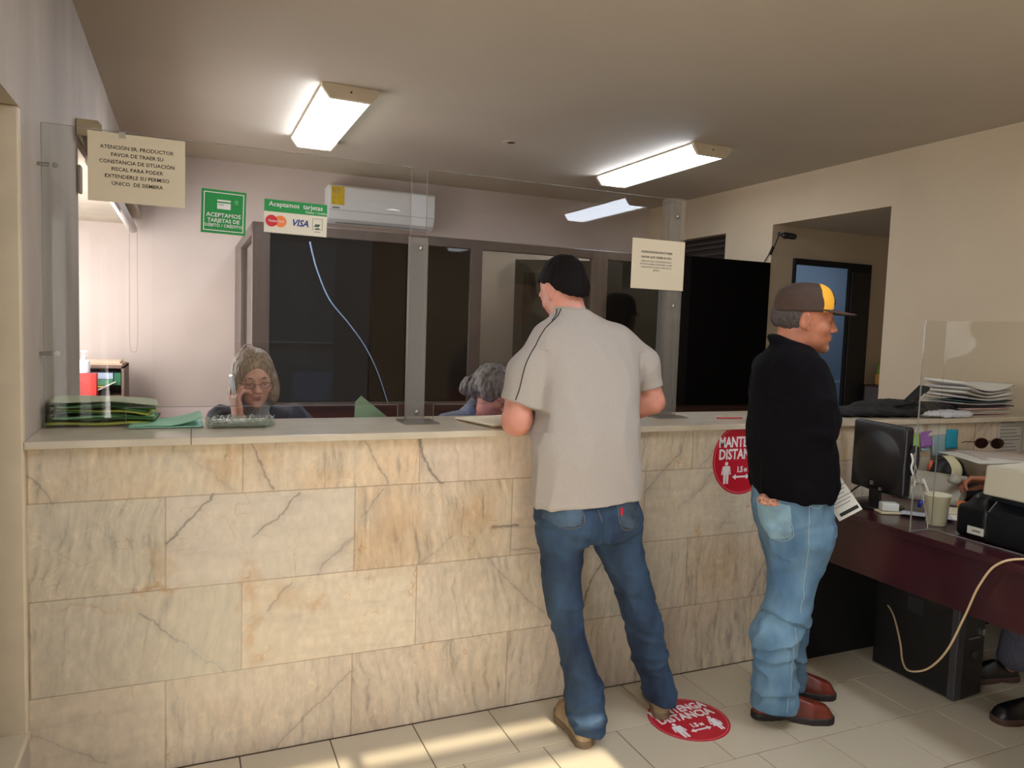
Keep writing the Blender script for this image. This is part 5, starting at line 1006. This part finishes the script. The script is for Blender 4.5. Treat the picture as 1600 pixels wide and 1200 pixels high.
# ================================================================== side desk
desk = thing('office_desk', 'dark mahogany office desk beside the counter end', 'desk', (3.65, -.9, 0))
mb = MB(); mb.prism([(3.29, -.06), (3.29, -2.0), (3.99, -2.0), (3.99, -.60), (5.10, -.60), (5.10, -.06)][::-1], 'z', .722, .75); mb.build('desk_top', MAHOG, desk, world=True, bevel=.005)
mb = MB(); mb.box(3.315, 3.335, -1.98, -.08, .505, .722); mb.build('modesty_panel', MAHOG, desk, world=True, bevel=.002)
mb = MB(); mb.box(3.315, 5.08, -.08, -.06, 0, .722); mb.build('back_panel', BLACKM, desk, world=True)
mb = MB(); mb.box(3.34, 3.97, -1.98, -1.955, 0, .722); mb.build('side_panel', MAHOG, desk, world=True); mb = MB(); mb.box(5.05, 5.075, -.58, -.08, 0, .722); mb.build('side_panel', MAHOG, desk, world=True)
# computer tower
t = thing('computer_tower', 'black computer tower standing on the floor under the mahogany desk', 'computer', (3.715, -.41, 0))
mb = MB(); mb.box(3.622, 3.808, -.59, -.21, .008, .44); mb.build('case', mat('tower_black', (17, 16, 18), .45), t, world=True, bevel=.004)
mb = MB(); mb.box(3.621, 3.665, -.612, -.578, .006, .442); mb.build('front_trim', mat('tower_grey', (60, 58, 62), .35), t, world=True, bevel=.004)
mb = MB(); mb.prism([(3.665, -.612), (3.808, -.60), (3.808, -.58), (3.665, -.58)], 'z', .006, .442); mb.build('front_bezel', mat('bezel', (26, 24, 27), .3), t, world=True, bevel=.003)
for z in (.40, .365): mb = MB(); mb.box(3.672, 3.80, -.613, -.600, z, z + .028); mb.build('drive_bay', BLACK, t, world=True, bevel=.002)
mb = MB(); mb.tube([(3.74, -.613, .19), (3.74, -.604, .19)], .016, 20); mb.build('power_button', MATS['tower_grey'], t, world=True); mb = MB(); mb.box(3.775, 3.79, -.612, -.602, .27, .295); mb.box(3.69, 3.76, -.6125, -.604, .262, .268); mb.build('badge', STEEL, t, world=True)
mb = MB(); mb.box(3.6205, 3.6218, -.45, -.37, .31, .38); mb.build('side_vent', mat('vent', (30, 29, 32), .6), t, world=True)
# monitor
t = thing('computer_monitor', 'black flat monitor seen from behind on the mahogany desk', 'monitor', (3.555, -.235, .75), R_(-7))
s = SDF(); s.box((0, 0, .225), (.022, .158, .155), .012, .004); s.ell((-.012, 0, .20), (.035, .125, .12), .03); s.disp = []
mo = s.obj('housing', mat('monitor_black', (18, 17, 20), .35), t, .006, world=False)
mb = MB(); mb.box(.0222, .0235, -.146, .146, .085, .365); mb.build('screen', BLACK, t)
mb = MB(); mb.box(-.03, -.008, -.03, .03, .008, .16); mb.build('stand_neck', BLACK, t, bevel=.006); mb = MB(); mb.lathe([(.001, 0), (.105, 0), (.11, .006), (.10, .014), (.03, .022), (.001, .022)], 32); mb.build('stand_base', BLACK, t, smooth=True)
mb = MB(); mb.tube(spline([(-.04, .02, .12), (-.09, .05, .07), (-.07, .12, .02), (0, .17, .008)], 8), .004, 6); mb.build('cable', BLACKM, t, smooth=True); mb = MB(); mb.box(-.046, -.036, -.01, .008, .10, .118); mb.box(-.046, -.036, -.06, -.045, .085, .098); mb.build('connector', STEEL, t)
mb = MB(); mb.tube(spline([(3.535, -.398, 1.02), (3.555, -.405, 1.045), (3.565, -.405, .98), (3.555, -.397, .92)], 8), .010, 8); h_ = tag(mb.build('headset', BLACKM, smooth=True), 'black headset hooked on the monitor edge', 'headset')
mb = MB(); mb.tube(spline([(3.527, -.405, 1.02), (3.531, -.412, .99), (3.525, -.412, .96), (3.54, -.415, .92), (3.545, -.417, .89), (3.525, -.422, .875)], 10), .004, 6); mb.build('cord', WHITE, h_, smooth=True, world=True)
# box and cards beside the monitor
mb = MB(); mb.box(-.035, .035, -.022, .022, 0, .034, R=rotz(R_(-30)), o=(3.49, -.345, .762)); tag(mb.build('paper_box', mat('box_white', (205, 208, 200), .6), bevel=.003), 'small white box on the desk in front of the monitor foot', 'box')
mb = MB(); mb.box(-.045, .045, -.03, .03, 0, .008, R=rotz(R_(-22)), o=(3.485, -.345, .752)); tag(mb.build('card_stack', CREAMPAPER, bevel=.001), 'low stack of cream cards under the small white box', 'cards')
sheet('paper_sheet', 'bluish printed form lying on the desk right of the monitor foot', 'paper', 3.60, -.44, .752, .20, .13, -48, mat('bluish_paper', (188, 192, 206), .7), (0, 0, .01), .001, .001)
sheet('paper_sheet', 'white form half under the bluish one on the desk', 'paper', 3.74, -.50, .7515, .22, .15, -40, PAPER, (0, .004, 0), .001, .001)
sheet('notepad', 'cream notepad on the desk behind the cup', 'notepad', 3.80, -.42, .760, .14, .12, -30, CREAMPAPER, (0, 0, 0), .0004, .008)
mb = MB(); mb.tube([(3.66, -.36, .768), (3.665, -.365, .80)], .008, 10); tag(mb.build('marker_pen', mat('blue_cap', (24, 40, 150), .4), smooth=True), 'small blue marker standing on the papers by the monitor', 'marker')
# cup and pen, flags
t = thing('plastic_cup', 'cream plastic cup with a white pen on the desk', 'cup', (3.515, -.55, .75))
mb = MB(); mb.lathe([(.001, 0), (.036, 0), (.038, .004), (.047, .118), (.051, .122), (.051, .128), (.047, .128), (.036, .008), (.001, .008)], 32); mb.build('cup_body', mat('cup_cream', (214, 206, 178), .35), t, smooth=True)
mb = MB(); mb.tube([(.01, .01, .01), (-.03, .03, .15), (-.045, .038, .185)], .005, 10); tag(mb.build('pen', WHITE, smooth=True), 'white pen leaning in the cream plastic cup', 'pen'); bpy.data.objects[C.objects[-1].name] if False else None
pen = [o for o in C.objects if o.name.startswith('pen') and o.get('label', '').startswith('white pen')][0]; pen.location = Vector(pen.location) + Vector((3.515, -.55, .75))
mb = MB(); R = rotz(R_(-35)) @ eul(R_(-8), 0, 0)
for i, m in enumerate((0, 1, 2, 3)): mb.box(-.016, .016, 0, .002, .062 - i * .02 + .0, .082 - i * .02, mi=m, R=R, o=(3.60, -.60, .77))
tag(mb.build('index_flags', [mat('flag_orange', (236, 120, 60), .6), mat('flag_yellow', (216, 214, 70), .6), mat('flag_green', (150, 206, 70), .6), STW]), 'strip of orange, yellow and green index flags leaning by the cup', 'flags')
# desk acrylic guard
t = thing('desk_guard', 'clear acrylic guard standing on the mahogany desk edge', 'screen', (3.42, -.9, .75))
GA = clear_mat('guard_acrylic', (248, 248, 246), 1.18); mb = MB(); mb.box(3.418, 3.422, -1.75, -.60, .751, 1.58); mb.build('panel', GA, t, world=True); mb = MB(); mb.box(3.30, 3.422, -.602, -.598, .751, 1.58); mb.build('panel', GA, t, world=True)
mb = MB(); r = .0022; mb.box(3.298, 3.302, -.602, -.598, .751, 1.58); mb.box(3.30, 3.42, -.602, -.598, .751, .754); mb.box(3.417, 3.423, -1.75, -.60, .751, .754); mb.box(3.4185, 3.4215, -.6015, -.5985, .751, 1.1); mb.build('panel_edge', ACRE, t, world=True)
mb = MB(); mb.tube(spline([(3.50, -.45, .98), (3.46, -.52, .87), (3.42, -.58, .79), (3.40, -.60, .755)], 8), .0018, 6); tag(mb.build('thin_cord', mat('cord_grey', (180, 172, 160), .5), smooth=True), 'thin grey cord hanging inside the desk guard behind the cup', 'cord')
# telephone
t = thing('desk_phone', 'pale grey desk telephone under the sticky notes', 'telephone', (3.96, -.18, .75), R_(26))
mb = MB(); mb.prism([(-.11, 0), (.11, 0), (.11, .03), (-.11, .115)], 'x', -.14, .14, R=rotz(R_(90))); mb.build('phone_body', mat('phone_grey', (176, 170, 156), .5), t, bevel=.008)
s = SDF(); s.chain([(-.08, -.115, .125), (0, -.125, .105), (.08, -.115, .085)], [.022, .014, .022], .02); s.ell((-.085, -.115, .115), (.034, .028, .018), .01); s.ell((.085, -.115, .072), (.034, .028, .018), .01); s.obj('handset', mat('handset_grey', (160, 154, 142), .45), t, .005, world=False)
for i in range(3):
    for j in range(4): mb = MB(); x = -.035 + .03 * j; mb.box(x, x + .02, .01 + .033 * i, .03 + .033 * i, .075 - .08 * (x + .11) / .22 + .022, .093 - .08 * (x + .11) / .22 + .022); mb.build('key', mat('key_white', (206, 202, 192), .5), t, bevel=.002)
# glue bottle
t = thing('glue_bottle', 'small white bottle with an orange cap beside the telephone', 'bottle', (4.10, -.075, .75)); mb = MB(); mb.lathe([(.001, 0), (.022, 0), (.024, .01), (.024, .085), (.012, .10), (.012, .11), (.001, .11)], 20); mb.build('bottle_body', WHITE, t, smooth=True); mb = MB(); mb.lathe([(.001, .105), (.015, .105), (.014, .125), (.006, .16), (.001, .16)], 18); mb.build('cap', mat('cap_orange', (214, 96, 66), .5), t, smooth=True)
# adding machine with paper roll
t = thing('adding_machine', 'dark adding machine with a curled cream paper strip beside the telephone', 'calculator', (4.16, -.16, .75), R_(-12))
s = SDF(); s.box((0, .0, .05), (.09, .10, .05), .02, .01); s.ell((0, .045, .11), (.09, .055, .075), .03); s.obj('machine_body', mat('machine_dark', (22, 22, 32), .4), t, .006, world=False)
def strip(U, V): a = V * 2.6; return np.stack([-.07 + .06 * (U - .5), -.02 - .07 * np.sin(a) + 0 * U, .20 - .13 * V ** 1.3 + 0 * U], 1)
grid_mesh('paper_strip', 6, 20, strip, mat('cream_strip', (200, 194, 160), .8), t, thick=.0006, world=False)
sheet('paper_sheet', 'loose white papers lying over the adding machine under the sunglasses', 'paper', 4.42, -.21, .938, .50, .26, -12, PAPER, (.0, -.03, -.01), .006, .002, seed=2)
sheet('paper_sheet', 'pinkish paper lying on top of the white papers by the sunglasses', 'paper', 4.46, -.20, .946, .40, .22, -18, mat('pinkish_paper', (200, 186, 176), .8), (.0, -.02, -.01), .005, .001, seed=2)
# sunglasses
t = thing('sunglasses', 'dark brown sunglasses resting on the papers against the counter', 'sunglasses', (4.455, -.125, .962), R_(-20)); t.scale = (1.25, 1.25, 1.25)
for q in (-1, 1):
    mb = MB(); n = 20; c = [(q * .034 + .028 * math.cos(2 * math.pi * i / n), .024 + .021 * math.sin(2 * math.pi * i / n)) for i in range(n)]; mb.prism(c, 'y', -.002, .001); mb.build('lens', mat('sunglass_lens', (40, 22, 18), .08), t)
    mb = MB(); mb.tube([(x, -.001, z) for x, z in c], .0018, 6, closed=True); mb.build('rim', mat('rim_brown', (58, 34, 26), .3), t, smooth=True)
    mb = MB(); mb.tube([(q * .064, 0, .028), (q * .062, .06, .02), (q * .05, .11, .004)], .002, 6); mb.build('temple', MATS['rim_brown'], t, smooth=True)
mb = MB(); mb.tube([(-.008, 0, .030), (0, 0, .034), (.008, 0, .030)], .002, 6); mb.build('bridge', MATS['rim_brown'], t, smooth=True)
# black card terminal and printer
t = thing('card_terminal', 'rounded black device with a white label beside the printer', 'terminal', (3.51, -.735, .75), R_(0)); t.scale = (1, 1, 1.15)
s = SDF(); s.box((0, 0, .055), (.055, .065, .055), .02, .01); s.ell((.02, -.01, .10), (.06, .06, .055), .02); s.obj('device_body', mat('device_black', (14, 13, 16), .35), t, .005, world=False)
mb = MB(); mb.box(-.0575, -.0560, -.055, .01, .016, .042); mb.build('white_label', PAPER, t, bevel=.001); mb = MB(); mb.box(-.0585, -.0574, -.042, -.010, .026, .032); mb.build('print', GREYINK, t)
t = thing('printer', 'black desktop printer with a cream lid at the right edge', 'printer', (3.64, -.99, .75))
mb = MB(); mb.prism([(-.20, 0), (.22, 0), (.22, .17), (-.14, .17), (-.20, .12)], 'y', -.20, .19); mb.build('printer_body', mat('printer_black', (16, 15, 17), .35), t, bevel=.012, seg=3)
mb = MB(); mb.prism([(-.215, .185), (.20, .21), (.20, .30), (-.205, .295)], 'y', -.205, .20); mb.build('lid', mat('lid_cream', (206, 198, 180), .5), t, bevel=.008, seg=3)
mb = MB(); mb.box(-.19, .20, -.19, .18, .165, .20); mb.build('paper_slot', BLACK, t); mb = MB(); mb.box(-.203, -.198, -.13, -.04, .03, .09); mb.build('side_cover', BLACKM, t, bevel=.002)
mb = MB(); P = spline([(3.52, -1.36, .772), (3.40, -1.18, .775), (3.315, -1.04, .772), (3.272, -.965, .735), (3.268, -.91, .64), (3.28, -.86, .51), (3.30, -.79, .35), (3.33, -.70, .235), (3.36, -.60, .175), (3.42, -.52, .17), (3.50, -.44, .21), (3.585, -.33, .28), (3.66, -.215, .30)], 10)
mb.tube(P, .0040, 8); tag(mb.build('power_cable', mat('beige_cable', (206, 176, 136), .5), smooth=True), 'beige cable looping from the desk edge down to the computer tower', 'cable')
# waste bin
t = thing('waste_bin', 'black waste bin with a bag rim at the right edge of the floor', 'bin', (3.56, -1.135, 0))
mb = MB(); mb.lathe([(.001, 0), (.105, 0), (.11, .01), (.135, .33), (.14, .34), (.13, .34), (.10, .02), (.001, .02)], 32); mb.build('bin_body', BLACK, t, smooth=True)
s = SDF(); n = 24; pts = [(.137 * math.cos(2 * math.pi * i / n), .137 * math.sin(2 * math.pi * i / n), .335) for i in range(n + 1)]; s.chain(pts, [.012] * (n + 1), .004); s.disp += [lambda p: .006 * vnoise(p, 40, 3)]; s.obj('bag_rim', mat('bag_black', (20, 20, 22), .35), t, .006, world=False)
mb = MB(); mb.tube([(.130 * math.cos(a), .130 * math.sin(a), .27 + .012 * math.cos(a)) for a in np.linspace(0, 2 * math.pi, 28, endpoint=False)], .005, 6, closed=True); mb.build('elastic_band', mat('band_yellow', (196, 168, 96), .6), t, smooth=True)
# office chair at the side desk
t = thing('office_chair', 'black office chair whose base shows under the mahogany desk', 'chair', (4.60, -.86, 0))
s = SDF(); s.box((0, 0, .40), (.22, .23, .035), .03, .01); s.obj('seat', BLACKM, t, .01, world=False); s = SDF(); s.box((.25, 0, .72), (.03, .2, .24), .03, .01); s.obj('backrest', BLACKM, t, .01, world=False)
mb = MB(); mb.tube([(0, 0, .08), (0, 0, .37)], .025, 12); mb.tube([(.2, 0, .38), (.27, 0, .42), (.265, 0, .55)], .015, 8); mb.build('column', BLACK, t)
for i in range(5):
    a = 2 * math.pi * i / 5 + .62; mb = MB(); mb.tube([(0, 0, .10), (.28 * math.cos(a), .28 * math.sin(a), .065)], [.02, .014], 8); l = mb.build('leg', BLACK, t, smooth=True); mb = MB(); mb.tube([(.28 * math.cos(a) - .012, .28 * math.sin(a), .028), (.28 * math.cos(a) + .012, .28 * math.sin(a), .028)], .027, 14); mb.build('caster', BLACK, l)
# folded paper in the hand of the man in the cap
t = thing('printed_form', 'folded printed form held at the hip of the man in the cap', 'paper', (3.075, -.43, .875))
RT = look(-40) @ eul(0, R_(-33), 0); RT = np.stack([RT[:, 1], -RT[:, 0], RT[:, 2]], 1); RT = rotz(R_(-42)) @ eul(0, R_(-36), 0)
mb = MB(); mb.box(-.045, .055, -.001, .001, -.10, .10, R=RT); mb.build('sheet', PAPER, t); mb = MB(); mb.box(-.030, .048, -.002, -.0012, -.088, -.074, R=RT); mb.build('black_bar', INK, t)
mb = MB()
for i in range(10): mb.box(-.035, .035 + .01 * (i % 3), -.0018, -.0012, -.05 + .014 * i, -.047 + .014 * i, R=RT)
mb.build('print', GREYINK, t)
# ================================================================== office back left: blind, shelf, bottle, binder
bl = thing('roller_blind', 'rolled up beige blind above the office window along the left wall', 'blind', (.30, 2.6, 2.25))
mb = MB(); mb.prism([(.252, 2.335), (.335, 2.335), (.352, 2.315), (.352, 2.265), (.252, 2.265)], 'y', 1.17, 4.10); mb.build('headrail', mat('beige_metal', (188, 172, 142), .45), bl, world=True, bevel=.003)
mb = MB(); mb.box(.252, .268, 1.18, 1.24, 2.02, 2.14); mb.build('bracket', mat('grey_beige', (160, 150, 132), .5), bl, world=True, bevel=.006)
mb = MB(); mb.prism([(.27, 2.264), (.29, 2.264), (.315, 2.15), (.30, 2.145)], 'y', 1.2, 4.05); mb.build('slat_bundle', mat('blind_brown', (112, 98, 88), .6), bl, world=True)
mb = MB(); mb.tube([(.298, 1.35, 2.19), (.298, 4.0, 2.17)], .034, 16); mb.build('fabric_roll', mat('blind_white', (216, 210, 206), .7), bl, smooth=True, world=True)
mb = MB(); mb.tube(spline([(.30, 3.62, 2.15), (.298, 3.62, 1.7), (.30, 3.62, 1.28), (.325, 3.62, 1.225), (.35, 3.62, 1.28), (.352, 3.62, 1.7), (.35, 3.62, 2.15)], 8), .0018, 6); mb.build('cord', mat('cord_tan', (150, 130, 120), .6), bl, smooth=True, world=True)
sh = thing('shelf_unit', 'brown shelf of papers and green folders against the back wall at the left', 'shelf', (.09, 3.7, .72)); WOODB = mat('shelf_brown', (118, 96, 84), .6, var=.1)
mb = MB(); mb.box(.255, .272, 3.45, 3.95, .722, 1.125); mb.box(-.12, -.103, 3.45, 3.95, .722, 1.125); mb.box(-.12, .272, 3.45, 3.95, 1.11, 1.127); mb.box(-.12, .272, 3.93, 3.95, .722, 1.125); mb.box(-.103, .255, 3.46, 3.93, .90, .912); mb.build('shelf_frame', WOODB, sh, world=True)
for i, (z, w_, m, lb) in enumerate(((1.128, .30, mat('manila', (206, 176, 150), .8), 'manila folder on top of the brown shelf, lower one'), (1.142, .28, mat('manila_light', (214, 190, 166), .8), 'manila folder on top of the brown shelf, upper one'))): mb = MB(); mb.box(-.14, -.14 + w_, -.16, .16, 0, .013, R=rotz(R_(2 * i - 2)), o=(.10, 3.68, z)); tag(mb.build('folder', m), lb, 'folder')
for (x0, x1, z0, z1, m, lb, nm, ct) in ((.0, .20, 1.03, 1.075, mat('pale_blue_box', (176, 190, 214), .6), 'pale blue box inside the brown shelf', 'paper_box', 'box'), (.205, .25, .985, 1.075, mat('binder_green', (40, 112, 78), .6), 'green binder end inside the brown shelf', 'binder', 'binder'), (-.09, .20, .985, 1.028, mat('shelf_green', (70, 130, 100), .6), 'green folder under the pale blue box in the shelf', 'folder', 'folder')):
    mb = MB(); mb.box(x0, x1, 3.47, 3.75, z0, z1); tag(mb.build(nm, m, bevel=.002), lb, ct)
for i, (rx, rz_, m, lb) in enumerate(((-28, 8, PAPER, 'white papers slanting inside the brown shelf'), (18, -6, mat('grey_white_paper', (190, 188, 186), .8), 'grey sheets fanned at the bottom of the brown shelf'), (2, 0, mat('yellow_sheet', (224, 196, 92), .8), 'yellow slip lying on the papers in the brown shelf'))):
    mb = MB(); w_ = .10 if i < 2 else .045; mb.box(-w_, w_, -.1, .1, -.004, .004, R=eul(0, R_(rx), 0), o=(.13 - .03 * (i == 2), 3.55, .965 - .075 * (i == 1) + .012 * (i == 2))); tag(mb.build('paper_bundle', m), lb, 'papers')
mb = MB(); mb.box(-.06, .125, 3.18, 3.26, .722, 1.09); rb = tag(mb.build('binder', mat('binder_red', (186, 34, 28), .4, var=.12, vscale=6), bevel=.005), 'red box binder standing on the window ledge at the left', 'binder')
mb = MB(); mb.tube([(-.0, 3.22, .95), (-.0, 3.178, .95)], .012, 14); mb.build('finger_ring', STEEL, rb, world=True)
t = thing('spray_bottle', 'white plastic pump bottle standing on the red binder at the left', 'bottle', (.045, 3.22, 1.091))
mb = MB(); mb.lathe([(.001, 0), (.036, 0), (.038, .01), (.038, .075), (.030, .088), (.012, .092), (.001, .092)], 24); mb.build('bottle_body', mat('bottle_white', (226, 228, 240), .3), t, smooth=True); mb = MB(); mb.lathe([(.001, .09), (.013, .09), (.013, .12), (.006, .125), (.005, .145), (.001, .145)], 16); mb.box(-.018, .02, -.007, .007, .142, .155); mb.build('pump', WHITE, t)
# cord loop beside the partition post
mb = MB(); mb.tube(spline([(.985, 2.28, 1.03), (.985, 2.28, 1.22), (1.0, 2.28, 1.31), (1.04, 2.28, 1.34), (1.085, 2.28, 1.31), (1.10, 2.28, 1.24), (1.10, 2.28, 1.12), (1.09, 2.28, 1.03)], 8), .0035, 8); 
tag(mb.build('wire_loop', mat('wire_beige', (140, 124, 108), .5), smooth=True), 'beige wire loop hanging at the partition post behind the blonde clerk', 'wire')
# clerk desk behind the counter carries the arms and the small screen
t = thing('clerk_desk', 'low clerk desk hidden behind the marble counter, mirrored screen on it', 'desk', (1.6, .62, 0))
mb = MB(); mb.box(.75, 2.6, .43, .70, .70, .72); mb.build('desk_top', REDWOOD, t, world=True)
for x in (.80, 2.52): mb = MB(); mb.box(x, x + .03, .44, .69, 0, .70); mb.build('side_panel', REDWOOD, t, world=True)
t = thing('computer_monitor', 'clerk monitor behind the counter, its bluish screen mirrored in the partition', 'monitor', (1.72, .50, .72))
mb = MB(); mb.box(-.20, .20, -.015, .015, .06, .345); mb.build('housing', BLACK, t, bevel=.004); mb = MB(); mb.box(-.185, .185, .0155, .0165, .075, .33); mb.build('screen', mat('screen_blue', (88, 120, 190), .3, emit=1.1), t); mb = MB(); mb.box(-.03, .03, -.02, .0, 0, .1); mb.box(-.1, .1, -.05, .05, 0, .01); mb.build('stand', BLACK, t)
# surveillance camera at the passage opening
t = thing('security_camera', 'small black security camera fixed at the top corner of the passage opening', 'camera', (XR, 2.18, 2.33))
s = SDF(); s.ell((.02, -.02, 0), (.035, .030, .028), .006); s.cap((.045, -.035, -.002), (.075, -.055, -.008), .026, .024, .006); s.cap((-.005, .03, .02), (.01, .0, .0), .012, .01, .01); s.obj('camera_body', BLACK, t, .004, world=False)
mb = MB(); mb.tube([(.075, -.055, -.008), (.082, -.060, -.0095)], .017, 16); mb.build('lens', mat('camera_lens', (90, 96, 110), .1), t, smooth=True)
mb = MB(); mb.tube(spline([(0, .03, .02), (-.01, .05, -.05), (-.012, .08, -.10), (-.012, .11, -.13), (-.012, .17, -.20), (-.012, .22, -.26)], 8), .0045, 6); mb.tube([(-.014, .075, -.085), (-.016, .105, -.145)], .013, 8); mb.build('cable', BLACKM, t, smooth=True)
# ledge and bag in the passage
t = thing('wall_ledge', 'narrow grey ledge cabinet at the end of the passage', 'cabinet', (6.47, 2.2, 0)); mb = MB(); mb.box(6.31, 6.655, 2.12, 2.285, 0, 1.085); mb.build('cabinet_body', mat('cabinet_grey', (96, 88, 86), .6), t, world=True); mb = MB(); mb.box(6.305, 6.657, 2.11, 2.287, 1.085, 1.10); mb.build('ledge_top', DARKWOOD, t, world=True)
t = thing('snack_bag', 'green and orange package standing on the passage ledge', 'package', (6.45, 2.2, 1.10)); s = SDF(); s.box((0, 0, .05), (.06, .03, .05), .012, .01); s.obj('lower_half', mat('pack_orange', (196, 140, 62), .5), t, .005, world=False); s = SDF(); s.box((0, 0, .145), (.055, .025, .055), .012, .01); s.disp += [lambda p: .004 * vnoise(p, 40, 2)]; s.obj('upper_half', mat('pack_green', (112, 140, 48), .5), t, .005, world=False)
# red nails
NAIL = mat('red_nail', (170, 30, 42), .2)
Rw = look(118, 6, -20)
for i, (x, L_) in enumerate(((.030, .9), (.010, 1.), (-.010, .94), (-.029, .76))):
    c_ = (18, 26, 34, 40)[i]; p = np.array([x, .088, .001]); a = 0; sp_ = R_(4) * (1.5 - i)
    for j, l in enumerate((.044, .027, .018)):
        a += R_(c_) * (1, 1.15, .7)[j]; d = np.array([math.sin(sp_) * math.cos(a), math.cos(sp_) * math.cos(a), -math.sin(a)]); p = p + d * l * L_
    up_ = np.array([0, math.sin(a), math.cos(a)]); e = SDF().frame(Rw, (4.075, -.415, .878)); q = (p + up_ * .0045) * .98
    e.ell(tuple(q), (.0052, .0075, .0030), .001); e.obj('nail', NAIL, w3, .0018)
